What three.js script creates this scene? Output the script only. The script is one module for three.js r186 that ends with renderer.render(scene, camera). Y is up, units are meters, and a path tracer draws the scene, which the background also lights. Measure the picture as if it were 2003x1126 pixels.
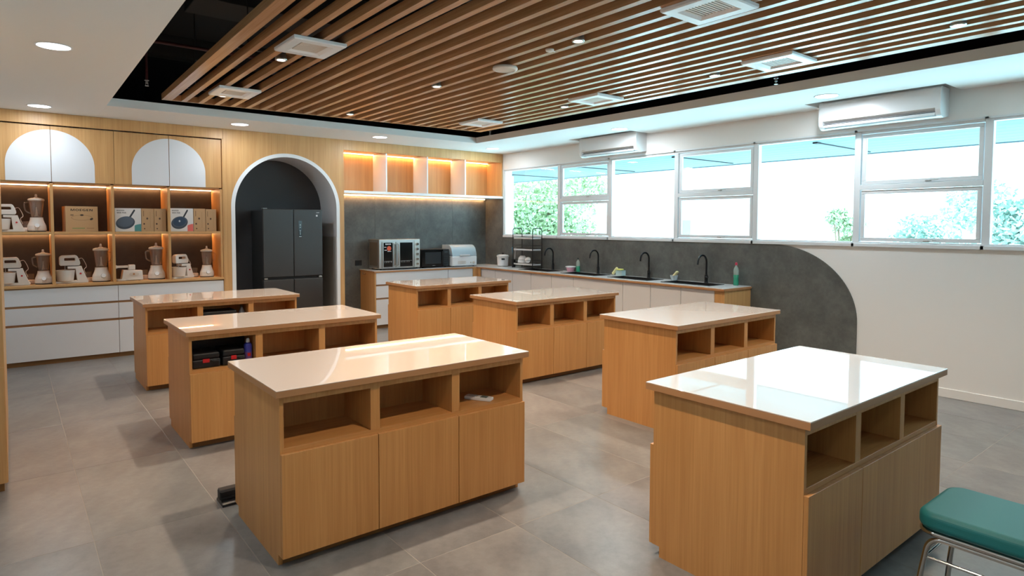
import * as THREE from 'three';
import { RoundedBoxGeometry } from 'three/addons/geometries/RoundedBoxGeometry.js';
import { mergeGeometries } from 'three/addons/utils/BufferGeometryUtils.js';
import { RectAreaLightUniformsLib } from 'three/addons/lights/RectAreaLightUniformsLib.js';
RectAreaLightUniformsLib.init();

// ------------------------------------------------------------------ camera, sky, exposure
const scene = new THREE.Scene();
const renderer = new THREE.WebGLRenderer({ antialias: true });
renderer.toneMapping = THREE.LinearToneMapping;
renderer.toneMappingExposure = 1.25;
renderer.shadowMap.enabled = true;

const camera = new THREE.PerspectiveCamera(2 * Math.atan(626.72 / 1234.97) * 180 / Math.PI, 2003 / 1253.44, 0.05, 200);
camera.position.set(0, 1.7006, 0);
camera.up.set(0.0272529, 0.99886259, -0.0391255);
camera.lookAt(0.62285877, 1.7006 - 0.04758139, -0.78088601);
camera.setViewOffset(2003, 1253.44, 0, 127.44, 2003, 1126);
scene.add(camera);

scene.background = new THREE.Color().setRGB(0.55, 0.87, 1.0);
scene.backgroundIntensity = 5.0;

const sun = new THREE.DirectionalLight(new THREE.Color().setRGB(0.34, 0.78, 1.0), 27.0);
sun.position.set(10, 30, -10); sun.target.position.set(14, 0, -6);
sun.castShadow = true; sun.shadow.radius = 4; sun.name = 'sun';
Object.assign(sun.shadow.camera, { left: -25, right: 25, top: 25, bottom: -25, near: 1, far: 80 });
sun.target.name = 'sun_target';
scene.add(sun, sun.target);

// ------------------------------------------------------------------ helpers
let seed = 12345;
const rnd = () => { seed |= 0; seed = seed + 0x6D2B79F5 | 0; let t = Math.imul(seed ^ seed >>> 15, 1 | seed); t = t + Math.imul(t ^ t >>> 7, 61 | t) ^ t; return ((t ^ t >>> 14) >>> 0) / 4294967296; };
const rr = (a, b) => a + (b - a) * rnd();
const used = new Map();
function numbered(n) { const k = used.get(n) ?? 0; used.set(n, k + 1); return k ? n + '_' + String(k).padStart(3, '0') : n; }
function shade(m) { m.castShadow = true; m.receiveShadow = true; return m; }
function setUV(g, grain = 'y', off = [0, 0]) {
  const p = g.attributes.position, n = g.attributes.normal, uv = new Float32Array(p.count * 2);
  const G = 'xyz'.indexOf(grain);
  for (let i = 0; i < p.count; i += 3) {
    const a = [0, 1, 2].map((k) => Math.abs(n.getComponent(i, k) + n.getComponent(i + 1, k) + n.getComponent(i + 2, k)));
    const d = a[0] >= a[1] && a[0] >= a[2] ? 0 : a[1] >= a[2] ? 1 : 2;
    const o = [0, 1, 2].filter((k) => k !== d);
    let V = o.includes(G) ? G : o[1]; const U = o.find((k) => k !== V);
    for (let j = i; j < i + 3; j++) { uv[2 * j] = p.getComponent(j, U) + off[0]; uv[2 * j + 1] = p.getComponent(j, V) + off[1]; }
  }
  g.setAttribute('uv', new THREE.BufferAttribute(uv, 2)); return g;
}
function flat(g, grain, off) { if (g.index) g = g.toNonIndexed(); for (const k of Object.keys(g.attributes)) if (!['position', 'normal', 'uv'].includes(k)) g.deleteAttribute(k); g.clearGroups?.(); return setUV(g, grain, off); }
// chamfered box between two corners
function box(x0, x1, y0, y1, z0, z1, ch = 0.0015, grain = 'y', off) {
  const lo = [Math.min(x0, x1), Math.min(y0, y1), Math.min(z0, z1)], hi = [Math.max(x0, x1), Math.max(y0, y1), Math.max(z0, z1)];
  ch = Math.min(ch, 0.3 * Math.min(hi[0] - lo[0], hi[1] - lo[1], hi[2] - lo[2]));
  const P = [];
  const pt = (s, a) => { const r = [0, 0, 0]; for (let k = 0; k < 3; k++) r[k] = s[k] > 0 ? hi[k] - (k === a ? 0 : ch) : lo[k] + (k === a ? 0 : ch); return r; };
  const c = [(lo[0] + hi[0]) / 2, (lo[1] + hi[1]) / 2, (lo[2] + hi[2]) / 2];
  const tri = (a, b, d) => {
    const ux = b[0] - a[0], uy = b[1] - a[1], uz = b[2] - a[2], vx = d[0] - a[0], vy = d[1] - a[1], vz = d[2] - a[2];
    const n = [uy * vz - uz * vy, uz * vx - ux * vz, ux * vy - uy * vx];
    const m = [(a[0] + b[0] + d[0]) / 3 - c[0], (a[1] + b[1] + d[1]) / 3 - c[1], (a[2] + b[2] + d[2]) / 3 - c[2]];
    if (n[0] * m[0] + n[1] * m[1] + n[2] * m[2] < 0) P.push(...a, ...d, ...b); else P.push(...a, ...b, ...d);
  };
  const quad = (a, b, d, e) => { tri(a, b, d); tri(a, d, e); };
  for (let a = 0; a < 3; a++) for (const s of [-1, 1]) {
    const [b, d] = [0, 1, 2].filter((k) => k !== a);
    const f = (i, j) => { const q = [0, 0, 0]; q[a] = s; q[b] = i; q[d] = j; return pt(q, a); };
    quad(f(-1, -1), f(1, -1), f(1, 1), f(-1, 1));
  }
  if (ch > 0) {
    for (let a = 0; a < 3; a++) { const [b, d] = [0, 1, 2].filter((k) => k !== a);
      for (const i of [-1, 1]) for (const j of [-1, 1]) { const q = (t) => { const r = [0, 0, 0]; r[a] = t; r[b] = i; r[d] = j; return r; };
        quad(pt(q(-1), b), pt(q(1), b), pt(q(1), d), pt(q(-1), d)); } }
    for (const i of [-1, 1]) for (const j of [-1, 1]) for (const k of [-1, 1]) tri(pt([i, j, k], 0), pt([i, j, k], 1), pt([i, j, k], 2));
  }
  const g = new THREE.BufferGeometry(); g.setAttribute('position', new THREE.Float32BufferAttribute(P, 3)); g.computeVertexNormals();
  return setUV(g, grain, off);
}
function rbox(x0, x1, y0, y1, z0, z1, r = 0.01, seg = 3, grain = 'y') {
  const g = new RoundedBoxGeometry(Math.abs(x1 - x0), Math.abs(y1 - y0), Math.abs(z1 - z0), seg, r);
  g.translate((x0 + x1) / 2, (y0 + y1) / 2, (z0 + z1) / 2); return flat(g, grain);
}
function lathe(pts, seg = 28, at = [0, 0, 0]) { const g = new THREE.LatheGeometry(pts.map(([r, y]) => new THREE.Vector2(Math.max(r, 0.0001), y)), seg); g.translate(...at); return flat(g); }
function cyl(r0, r1, h, at, axis = 'y', seg = 20) { const g = new THREE.CylinderGeometry(r1, r0, h, seg); if (axis === 'x') g.rotateZ(Math.PI / 2); if (axis === 'z') g.rotateX(Math.PI / 2); g.translate(...at); return flat(g); }
function tube(pts, r, seg = 32, rs = 10, closed = false, tension) { const c = new THREE.CatmullRomCurve3(pts.map((p) => new THREE.Vector3(...p)), closed, tension === undefined ? 'centripetal' : 'catmullrom', tension); return flat(new THREE.TubeGeometry(c, seg, r, rs, closed)); }
// polyline with rounded corners, swept
function pipe(pts, r, bend = 0.03, rs = 10, seg = 60) {
  const path = new THREE.CurvePath(), V = pts.map((p) => new THREE.Vector3(...p)); let cur = V[0].clone();
  for (let i = 1; i < V.length - 1; i++) {
    const a = V[i].clone().sub(V[i - 1]), b = V[i + 1].clone().sub(V[i]); const d = Math.min(bend, a.length() / 2.01, b.length() / 2.01);
    const s = V[i].clone().addScaledVector(a.normalize(), -d), e = V[i].clone().addScaledVector(b.normalize(), d);
    path.add(new THREE.LineCurve3(cur, s)); path.add(new THREE.QuadraticBezierCurve3(s, V[i], e)); cur = e;
  }
  path.add(new THREE.LineCurve3(cur, V[V.length - 1]));
  return flat(new THREE.TubeGeometry(path, seg, r, rs, false));
}
function extr(shape, depth, bevel = 0, opt = {}) { const g = new THREE.ExtrudeGeometry(shape, { depth, bevelEnabled: bevel > 0, bevelThickness: bevel, bevelSize: bevel, bevelSegments: 2, curveSegments: 24, ...opt }); return g; }
function poly(pts) { const s = new THREE.Shape(); pts.forEach(([x, y], i) => i ? s.lineTo(x, y) : s.moveTo(x, y)); s.closePath(); return s; }
function mesh(name, geos, mat, parent) {
  const list = Array.isArray(geos) ? geos : [geos];
  const m = shade(new THREE.Mesh(list.length > 1 ? mergeGeometries(list) : list[0], mat));
  m.name = parent === scene || !parent ? numbered(name) : name; (parent ?? scene).add(m); return m;
}
function tag(o, label, category, group, kind) { o.userData.label = label; o.userData.category = category; if (group) o.userData.group = group; if (kind) o.userData.kind = kind; return o; }
function thing(name, label, category, at = [0, 0, 0], turn = 0, group) {
  const o = new THREE.Group(); o.name = numbered(name); o.position.set(...at); o.rotation.y = turn; scene.add(o); return tag(o, label, category, group);
}
function structure(name, at = [0, 0, 0]) { const o = new THREE.Group(); o.name = name; o.position.set(...at); o.userData.kind = 'structure'; scene.add(o); return o; }

// ------------------------------------------------------------------ textures and materials
function noise2(n, sd) { // tiling value noise on an n x n lattice
  const t = new Float32Array(n * n); let s = sd >>> 0; for (let i = 0; i < n * n; i++) { s = (Math.imul(s, 1664525) + 1013904223) >>> 0; t[i] = s / 4294967296; }
  return (x, y) => { const xi = Math.floor(x), yi = Math.floor(y); let fx = x - xi, fy = y - yi; fx = fx * fx * (3 - 2 * fx); fy = fy * fy * (3 - 2 * fy);
    const w = (v) => ((v % n) + n) % n, a = t[w(yi) * n + w(xi)], b = t[w(yi) * n + w(xi + 1)], c = t[w(yi + 1) * n + w(xi)], d = t[w(yi + 1) * n + w(xi + 1)];
    return (a * (1 - fx) + b * fx) * (1 - fy) + (c * (1 - fx) + d * fx) * fy; };
}
function dataTex(w, h, fn, metres, srgb = true) {
  const d = new Uint8Array(w * h * 4);
  for (let y = 0; y < h; y++) for (let x = 0; x < w; x++) { const c = fn(x / w, y / h); for (let k = 0; k < 3; k++) d[(y * w + x) * 4 + k] = Math.max(0, Math.min(255, Math.round(c[k]))); d[(y * w + x) * 4 + 3] = 255; }
  const t = new THREE.DataTexture(d, w, h); t.wrapS = t.wrapT = THREE.RepeatWrapping; t.magFilter = THREE.LinearFilter; t.minFilter = THREE.LinearMipmapLinearFilter; t.generateMipmaps = true;
  if (srgb) t.colorSpace = THREE.SRGBColorSpace; t.repeat.set(1 / metres[0], 1 / metres[1]); t.needsUpdate = true; return t;
}
function noiseR(nx, ny, sd) { // tiling value noise on an nx x ny lattice
  const t = new Float32Array(nx * ny); let s = sd >>> 0; for (let i = 0; i < nx * ny; i++) { s = (Math.imul(s, 1664525) + 1013904223) >>> 0; t[i] = s / 4294967296; }
  return (x, y) => { const xi = Math.floor(x), yi = Math.floor(y); let fx = x - xi, fy = y - yi; fx = fx * fx * (3 - 2 * fx); fy = fy * fy * (3 - 2 * fy);
    const wx = (v) => ((v % nx) + nx) % nx, wy = (v) => ((v % ny) + ny) % ny, a = t[wy(yi) * nx + wx(xi)], b = t[wy(yi) * nx + wx(xi + 1)], c = t[wy(yi + 1) * nx + wx(xi)], d = t[wy(yi + 1) * nx + wx(xi + 1)];
    return (a * (1 - fx) + b * fx) * (1 - fy) + (c * (1 - fx) + d * fx) * fy; };
}
function woodTex(light, dark, sd) {
  const a = noiseR(16, 2, sd), b = noiseR(64, 3, sd + 7), c = noiseR(256, 8, sd + 11), e = noiseR(8, 8, sd + 3);
  return dataTex(1024, 512, (u, v) => {
    const w = u + 0.004 * (e(u * 8, v * 8) - 0.5);
    let k = 0.34 * a(w * 16, v * 2) + 0.36 * b(w * 64, v * 3) + 0.30 * c(w * 256, v * 8);
    k = Math.min(1, Math.max(0, (k - 0.5) * 1.7 + 0.5));
    return [0, 1, 2].map((i) => dark[i] + (light[i] - dark[i]) * k);
  }, [0.62, 1.24]);
}
function cloudTex(base, amp, sd, metres, streak = 0) {
  const a = noise2(6, sd), b = noise2(16, sd + 1), c = noise2(48, sd + 2), d = noise2(160, sd + 5);
  return dataTex(512, 512, (u, v) => { const s = streak ? v + 0.0 : v, x = u, dg = streak ? u + v : v;
    let k = 0.4 * a(x * 6, s * 6) + 0.27 * b(x * 16, streak ? dg * 16 : s * 16) + 0.2 * c(x * 48, s * 48) + 0.13 * d(x * 160, s * 160); k = (k - 0.5) * 2;
    return base.map((q, i) => q + amp * k * (i === 2 ? 0.92 : 1)); }, metres);
}
const std = (o) => new THREE.MeshStandardMaterial(o);
const phy = (o) => new THREE.MeshPhysicalMaterial(o);
const woodMap = woodTex([210, 164, 108], [192, 144, 90], 5), islandMap = woodTex([206, 150, 90], [188, 131, 73], 15);
const slatMap = woodTex([196, 150, 110], [172, 126, 88], 9);
const M = {
  wood: std({ map: woodMap, roughness: 0.42 }),
  islandWood: std({ map: islandMap, roughness: 0.42 }),
  slat: std({ map: slatMap, roughness: 0.24 }),
  edge: std({ color: '#b07f55', roughness: 0.38 }),
  plinth: std({ color: '#8a6236', roughness: 0.5 }),
  top: phy({ color: '#d8cac0', roughness: 0.25, ior: 1.5, specularIntensity: 0.3, clearcoat: 1, clearcoatRoughness: 0.015 }),
  white: std({ color: '#dcdde0', roughness: 0.35 }),
  whiteGloss: std({ color: '#e8e9ea', roughness: 0.25 }),
  wall: std({ color: '#eceae7', roughness: 0.85 }),
  ceil: std({ color: '#e6e4e0', roughness: 0.9 }),
  stone: std({ map: cloudTex([96, 98, 95], 22, 21, [1.3, 1.3]), roughness: 0.5 }),
  niche: std({ color: '#3a3a3c', roughness: 0.55 }),
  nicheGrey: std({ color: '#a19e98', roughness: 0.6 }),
  bayBack: std({ map: cloudTex([56, 51, 48], 9, 33, [1.1, 1.1]), roughness: 0.6 }),
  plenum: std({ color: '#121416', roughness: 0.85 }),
  plenumGrey: std({ color: '#1d2022', roughness: 0.7 }),
  pipeRed: std({ color: '#4a1c20', roughness: 0.5 }),
  black: std({ color: '#17181a', roughness: 0.45 }),
  blackMatt: std({ color: '#1d1f21', roughness: 0.7 }),
  blackGloss: std({ color: '#0d0e10', roughness: 0.12 }),
  sink: std({ color: '#16191c', roughness: 0.4 }),
  tap: std({ color: '#23272b', roughness: 0.3, metalness: 0.5 }),
  steel: std({ color: '#b9b9b6', roughness: 0.28, metalness: 0.9 }),
  chrome: std({ color: '#c9c6c2', roughness: 0.12, metalness: 1 }),
  fridge: std({ color: '#474645', roughness: 0.34, metalness: 0.5 }),
  fridgeSide: std({ color: '#3e3e3e', roughness: 0.45, metalness: 0.4 }),
  cream: std({ color: '#ded6cd', roughness: 0.4 }),
  creamDark: std({ color: '#cfc3b6', roughness: 0.45 }),
  counter: std({ map: cloudTex([196, 200, 202], 10, 41, [0.5, 0.5]), roughness: 0.22 }),
  red: std({ color: '#c11d24', roughness: 0.4 }),
  grout: std({ color: '#948e87', roughness: 0.9 }),
  glass: phy({ color: '#ffffff', transmission: 1, thickness: 0, roughness: 0, ior: 1.45, specularIntensity: 0.6 }),
  jar: phy({ color: '#f3ece6', transmission: 0.92, thickness: 0, roughness: 0.04, ior: 1.45 }),
  ledWarm: std({ color: '#ffffff', emissive: new THREE.Color().setRGB(1.0, 0.76, 0.48), emissiveIntensity: 6 }),
  lampCool: std({ color: '#ffffff', emissive: new THREE.Color().setRGB(0.95, 0.98, 1.0), emissiveIntensity: 3.0 }),
  lampWarm: std({ color: '#ffffff', emissive: new THREE.Color().setRGB(1.0, 0.88, 0.74), emissiveIntensity: 12.0 }),
  frame: std({ color: '#dfe2e4', roughness: 0.45 }),
};

function canvasTex(w, h, draw) { const c = document.createElement('canvas'); c.width = w; c.height = h; const x = c.getContext('2d'); draw(x, w, h); const t = new THREE.CanvasTexture(c); t.colorSpace = THREE.SRGBColorSpace; return t; }
function print(parent, name, tex, w, h, at) { const m = shade(new THREE.Mesh(new THREE.PlaneGeometry(w, h), std({ map: tex, roughness: 0.6 }))); m.name = name; m.position.set(...at); parent.add(m); return m; }

// ------------------------------------------------------------------ dimensions (metres)
const XL = -0.75, XR = 7.279, ZB = -10.05, ZF = 4.2, HC = 3.027, HP = 4.0, ZC = -9.404;
const EX0 = 0.86, EX1 = 6.09, EZ0 = -8.43, EZ1 = 3.3;   // ceiling opening

// ------------------------------------------------------------------ room shell
{
  const f = structure('floor');
  mesh('grout_bed', box(XL - 0.2, XR + 0.2, -0.2, -0.001, ZB - 0.2, ZF + 0.2, 0), M.grout, f);
  const PX = 0.632, PZ = 1.264, GX = 0.948, GZ = -2.715, gap = 0.0022;
  const tileMats = [0, 1, 2, 3, 4].map((i) => std({ map: cloudTex([[119, 117, 116], [115, 114, 114], [122, 119, 117], [117, 117, 116], [113, 112, 111]][i], 20, 60 + 9 * i, [1.3, 1.3], 1), roughness: 0.3 }));
  const cache = new Map();
  for (let i = -3; i < 11; i++) for (let j = -6; j < 6; j++) {
    const x0 = Math.max(GX + i * PX, XL) + gap, x1 = Math.min(GX + (i + 1) * PX, XR) - gap, z0 = Math.max(GZ + j * PZ, ZB) + gap, z1 = Math.min(GZ + (j + 1) * PZ, ZF) - gap;
    if (x1 - x0 < 0.02 || z1 - z0 < 0.02) continue;
    const w = x1 - x0, d = z1 - z0, key = w.toFixed(3) + '|' + d.toFixed(3);
    if (!cache.has(key)) cache.set(key, box(0, w, -0.012, 0, 0, d, 0.0008, 'z'));
    const m = shade(new THREE.Mesh(cache.get(key), tileMats[Math.floor(rnd() * 5)])); m.name = 'floor_tile'; m.position.set(x0, 0, z0); f.add(m);
  }
}
{
  const c = structure('ceiling');
  const t = 0.092, y0 = HC, y1 = HC + t;
  // left part: its free edge runs very slightly off square
  const sh = poly([[XL, -ZF], [XL, -ZB], [EX0 + 0.04, -ZB], [EX0 + 0.04, 8.46], [EX0 - 0.08, -ZF]]);
  const gl = extr(sh, t); gl.rotateX(-Math.PI / 2); gl.translate(0, y0, 0); mesh('ceiling_board', flat(gl, 'z'), M.ceil, c);
  mesh('ceiling_board', box(EX0 + 0.04, XR, y0, y1, ZB, EZ0, 0.001), M.ceil, c);
  const gr = extr(poly([[6.84, -EZ1], [6.84, -EZ0], [5.975, -EZ0], [EX1, 4.6], [EX1, -EZ1]]), t); gr.rotateX(-Math.PI / 2); gr.translate(0, y0, 0);
  mesh('ceiling_board', [flat(gr, 'z'), box(6.84, XR, y0, y1, EZ0, -7.18, 0.001), box(6.84, XR, y0, y1, -5.93, -3.46, 0.001), box(6.84, XR, y0, y1, -2.13, EZ1, 0.001),
    box(6.82, XR, y1, y1 + 0.02, -7.2, -5.91, 0), box(6.82, XR, y1, y1 + 0.02, -3.48, -2.11, 0)], M.ceil, c);
  mesh('ceiling_board', box(EX0 - 0.3, XR, y0, y1, EZ1, ZF, 0.001), M.ceil, c);
  // dark void above the slats
  mesh('plenum_roof', box(XL - 0.2, XR + 0.2, HP, HP + 0.15, ZB - 0.1, ZF + 0.2, 0), M.plenum, c);
  mesh('plenum_wall', [box(XL, XR, y1 + 0.02, HP, ZB, ZB + 0.05, 0), box(XL, XR, y1 + 0.02, HP, ZF - 0.05, ZF, 0), box(XL, XL + 0.05, y1 + 0.02, HP, ZB, ZF, 0), box(XR - 0.05, XR, y1 + 0.02, HP, ZB, ZF, 0)], M.plenum, c);
  // dark lining on top of the boards, so the void stays dark
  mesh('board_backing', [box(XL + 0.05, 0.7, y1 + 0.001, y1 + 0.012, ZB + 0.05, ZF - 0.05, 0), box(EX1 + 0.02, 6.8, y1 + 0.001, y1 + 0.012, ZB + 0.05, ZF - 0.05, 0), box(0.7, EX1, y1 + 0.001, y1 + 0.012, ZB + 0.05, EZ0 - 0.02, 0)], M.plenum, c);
  mesh('duct', [box(1.3, 5.6, 3.62, 3.92, -6.4, -5.9, 0.004), box(0.5, 0.9, 3.45, 3.8, -8.0, 0.8, 0.004)], M.plenumGrey, c);
  mesh('roof_beam', [0, 1, 2, 3, 4].map((k) => box(XL, XR, 3.75, 4.0, -8.9 + k * 2.6, -8.7 + k * 2.6, 0.004)), M.plenumGrey, c);
}
{
  const b = structure('wall_back'); mesh('wall_surface', box(XL - 0.15, XR + 0.15, 0, HP, ZB - 0.15, ZB, 0), M.wall, b);
  const l = structure('wall_left'); mesh('wall_surface', box(XL - 0.15, XL, 0, HP, ZB, ZF, 0), M.wall, l);
  const f = structure('wall_front'); mesh('wall_surface', box(XL - 0.15, XR + 0.15, 0, HP, ZF, ZF + 0.15, 0), M.wall, f);
  const r = structure('wall_right');
  mesh('wall_surface', [box(XR, XR + 0.2, 0, 1.50, ZB, ZF, 0), box(XR, XR + 0.2, 2.745, HP, ZB, ZF, 0), box(XR, XR + 0.2, 1.50, 2.745, ZB, -9.385, 0), box(XR, XR + 0.2, 1.50, 2.745, 4.0, ZF, 0)], M.wall, r);
  const bb = structure('baseboard_right'); mesh('board', box(XR - 0.012, XR, 0, 0.09, -3.0, ZF, 0.003), M.wall, bb);
}
// windows along the right wall
{
  const zs = [-9.385, -7.88, -6.715, -5.483, -4.283, -3.08, -1.897, -0.70, 0.5, 1.7, 2.9, 4.0], fx0 = XR + 0.015, fx1 = XR + 0.085, y0 = 1.50, y1 = 2.745;
  const sashes = [0, 1, 0, 1, 0, 1, 0, 1, 0, 1, 0];
  for (let i = 0; i < 11; i++) {
    const w = structure('window_' + (i + 1)), a = zs[i], b = zs[i + 1], m = 0.034;
    const za = i === 0 ? a + 0.001 : a - m + 0.001, zb = b - m;
    mesh('mullion', box(fx0, fx1, y0, y1, i === 0 ? a + 0.001 : a - m + 0.001, a + (i === 0 ? 0.03 : m), 0.003), M.frame, w);
    if (i === 10) mesh('mullion', box(fx0, fx1, y0, y1, b - m, b - 0.001, 0.003), M.frame, w);
    const ia = a + (i === 0 ? 0.03 : m), ib = b - m;
    mesh('head_rail', [box(fx0, fx1, y1 - 0.045, y1 - 0.001, ia, ib, 0.003), box(fx0 - 0.022, fx0, y1 - 0.02, y1 - 0.001, za, zb + m, 0.002)], M.frame, w);
    mesh('sill', [box(fx0, fx1, y0 + 0.001, y0 + 0.035, ia, ib, 0.003), box(XR - 0.02, fx0, y0 - 0.02, y0 + 0.018, za, zb + m - 0.002, 0.003)], M.frame, w);
    if (!sashes[i]) mesh('pane', box(fx0 + 0.028, fx0 + 0.033, y0 + 0.036, y1 - 0.046, ia + 0.001, ib - 0.001, 0), M.glass, w);
    else {
      mesh('transom', box(fx0 - 0.004, fx1, 2.095, 2.15, ia, ib, 0.003), M.frame, w);
      for (const [s0, s1] of [[y0 + 0.04, 2.09], [2.153, y1 - 0.05]]) {
        const t = 0.04, sx0 = fx0 + 0.012, sx1 = fx0 + 0.05;
        const s = mesh('sash', [box(sx0, sx1, s0, s0 + t, ia + 0.008, ib - 0.008, 0.003), box(sx0, sx1, s1 - t, s1, ia + 0.008, ib - 0.008, 0.003), box(sx0, sx1, s0 + t, s1 - t, ia + 0.008, ia + 0.008 + t, 0.003), box(sx0, sx1, s0 + t, s1 - t, ib - 0.008 - t, ib - 0.008, 0.003)], M.frame, w);
        mesh('pane', box(fx0 + 0.03, fx0 + 0.035, s0 + t, s1 - t, ia + 0.009 + t, ib - 0.009 - t, 0), M.glass, s);
        const mz = (ia + ib) / 2 + 0.1;
        mesh('latch', [box(sx0 - 0.012, sx0, s0 + 0.006, s0 + 0.02, mz - 0.035, mz + 0.02, 0.002), pipe([[sx0 - 0.012, s0 + 0.013, mz], [sx0 - 0.03, s0 + 0.018, mz + 0.01], [sx0 - 0.03, s0 + 0.02, mz + 0.09]], 0.004, 0.01, 6, 16)], M.steel, s);
      }
    }
  }
}

// ------------------------------------------------------------------ outside
{
  const g = structure('outdoor_ground'); mesh('paving', box(XR + 0.2, 90, -3.65, -3.5, -70, 50, 0), std({ map: cloudTex([206, 204, 200], 12, 77, [3, 3]), roughness: 0.9 }), g);
  const e = structure('eave'); const soffit = std({ color: '#6a7c82', roughness: 0.8 });
  // soffit boards run along the wall
  for (let k = 0; k < 8; k++) { const x0 = XR + 0.21 + k * 0.275; mesh('soffit_board', box(x0 + 0.004, x0 + 0.271, 2.75, 2.765, -12.5, 6, 0.002, 'z'), soffit, e); }
  mesh('fascia_board', box(9.69, 9.73, 2.735, 3.0, -12.5, 6, 0.004, 'z'), soffit, e);
  mesh('eave_roof', box(XR + 0.205, 9.73, 3.0, 3.04, -12.5, 6, 0.002), soffit, e);
  for (const z of [-3.85, -6.0, -8.12, -10.25, -1.7]) {
    const v = mesh('vent_strip', box(7.97, 9.5, 2.738, 2.75, z - 0.012, z + 0.012, 0.001), M.plenumGrey, e);
    mesh('vent_cap', box(7.9, 8.0, 2.73, 2.75, z - 0.03, z + 0.03, 0.002), M.plenumGrey, v);
  }
  const ww = structure('wall_wing'); mesh('wall_surface', box(XR + 0.205, 8.5, -3.5, 2.75, -10.75, -10.6, 0.003), M.wall, ww);
}
const leafMat = (h) => std({ color: h, roughness: 0.9, side: THREE.DoubleSide });
const bark = std({ color: '#7b6a58', roughness: 0.95 });
function tree(label, [x, y, z], h, r, n, leaf, mat, group) {
  const t = thing('tree', label, 'tree', [x, y, z], 0, group);
  const cl = []; for (let k = 0; k < 11; k++) { const a = rr(0, 6.28), q = Math.sqrt(rnd()); cl.push([Math.cos(a) * q * r * 0.75, h * rr(0.45, 0.95), Math.sin(a) * q * r * 0.75, r * rr(0.35, 0.6)]); }
  const P = [], N = [];
  for (let k = 0; k < n; k++) {
    const c = cl[Math.floor(rnd() * cl.length)], u = rr(-1, 1), a = rr(0, 6.28), s = Math.sqrt(1 - u * u), rad = c[3] * Math.pow(rnd(), 0.35);
    const p = new THREE.Vector3(c[0] + rad * s * Math.cos(a), c[1] + rad * u * 0.85, c[2] + rad * s * Math.sin(a));
    const d = new THREE.Vector3(rr(-1, 1), rr(-1.1, 0.4), rr(-1, 1)).normalize(), e = new THREE.Vector3(rr(-1, 1), rr(-1, 1), rr(-1, 1)).cross(d).normalize();
    const L = leaf * rr(0.7, 1.3), W = L * 0.26, m = p.clone().addScaledVector(d, L * 0.5), q1 = m.clone().addScaledVector(e, W), q2 = m.clone().addScaledVector(e, -W), tip = p.clone().addScaledVector(d, L), nn = e.clone().cross(d);
    for (const w of [p, q1, tip, p, tip, q2]) { P.push(w.x, w.y, w.z); N.push(nn.x, nn.y, nn.z); }
  }
  const g = new THREE.BufferGeometry(); g.setAttribute('position', new THREE.Float32BufferAttribute(P, 3)); g.setAttribute('normal', new THREE.Float32BufferAttribute(N, 3)); setUV(g);
  const f = mesh('foliage', g, mat, t); f.userData.kind = 'stuff';
  mesh('trunk', [tube([[0, 0, 0], [0.05 * r, h * 0.3, 0.03], [0, h * 0.55, 0]], 0.05 * r + 0.05, 12, 8), ...cl.slice(0, 6).map((c) => tube([[0, h * 0.42, 0], [c[0] * 0.5, (h * 0.42 + c[1]) / 2, c[2] * 0.45], [c[0], c[1], c[2]]], 0.02 * r + 0.015, 10, 6))], bark, t);
}
tree('large leafy tree outside the first window beside the dish rack', [11.7, -3.5, -13.0], 7.0, 2.2, 20000, 0.14, leafMat('#96a67e'));
tree('tree outside seen through the window at the right edge of the photo', [24, -3.5, -5.3], 6.3, 2.2, 9000, 0.22, leafMat('#9ab0a4'));
tree('far tree low in the right sash window beside the thick window post', [27, -3.5, -8.3], 5.5, 1.6, 6000, 0.2, leafMat('#9ab0a4'));
tree('slim distant tree low at the left of the right sash window', [24, -3.5, -10.6], 6.1, 0.8, 4000, 0.16, leafMat('#a3b18c'));
tree('low distant tree behind the fourth window', [26, -3.5, -17.0], 5.6, 1.0, 3500, 0.16, leafMat('#a3b18c'));
{
  const b = thing('building', 'pale building with a pinkish panel outside the third window', 'building', [20.5, -3.5, -16.4]);
  mesh('wall', box(-0.2, 4, 0, 9.3, -1.1, 2.2, 0.01), std({ color: '#f0efec', roughness: 0.9 }), b);
  mesh('panel', box(-0.26, -0.2, 5.2, 9.1, -0.42, 0.32, 0.005), std({ color: '#c9a9ad', roughness: 0.8 }), b);
  mesh('panel_strip', box(-0.27, -0.2, 5.2, 9.1, 0.33, 0.5, 0.005), std({ color: '#9fc0d8', roughness: 0.8 }), b);
  const s = thing('sign_board', 'pale blue signboard on a thin pole outside the fourth window', 'sign', [18, -3.5, -13.2]);
  mesh('pole', cyl(0.03, 0.03, 6.9, [0.055, 3.45, 0]), M.steel, s);
  mesh('board', box(-0.02, 0.02, 4.75, 5.4, -0.22, 0.28, 0.004), std({ color: '#7fa9cf', roughness: 0.7 }), s);
  mesh('upper_board', box(-0.02, 0.02, 6.55, 6.85, -0.2, 0.4, 0.004), std({ color: '#a4cfd8', roughness: 0.7 }), s);
}

// ------------------------------------------------------------------ ceiling fittings
const areaLight = (parent, at, to, w, h, col, I) => { const l = new THREE.RectAreaLight(col, I, w, h); l.name = 'area_light'; l.position.set(...at); parent.add(l); l.lookAt(...to); return l; };
const warm = new THREE.Color().setRGB(1.0, 0.47, 0.17), warmSpot = new THREE.Color().setRGB(1.0, 0.80, 0.60), cool = new THREE.Color().setRGB(0.84, 0.93, 1.0);
const I_SPOT = 12.8, I_DOWN = 125, I_LED = 54;

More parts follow.
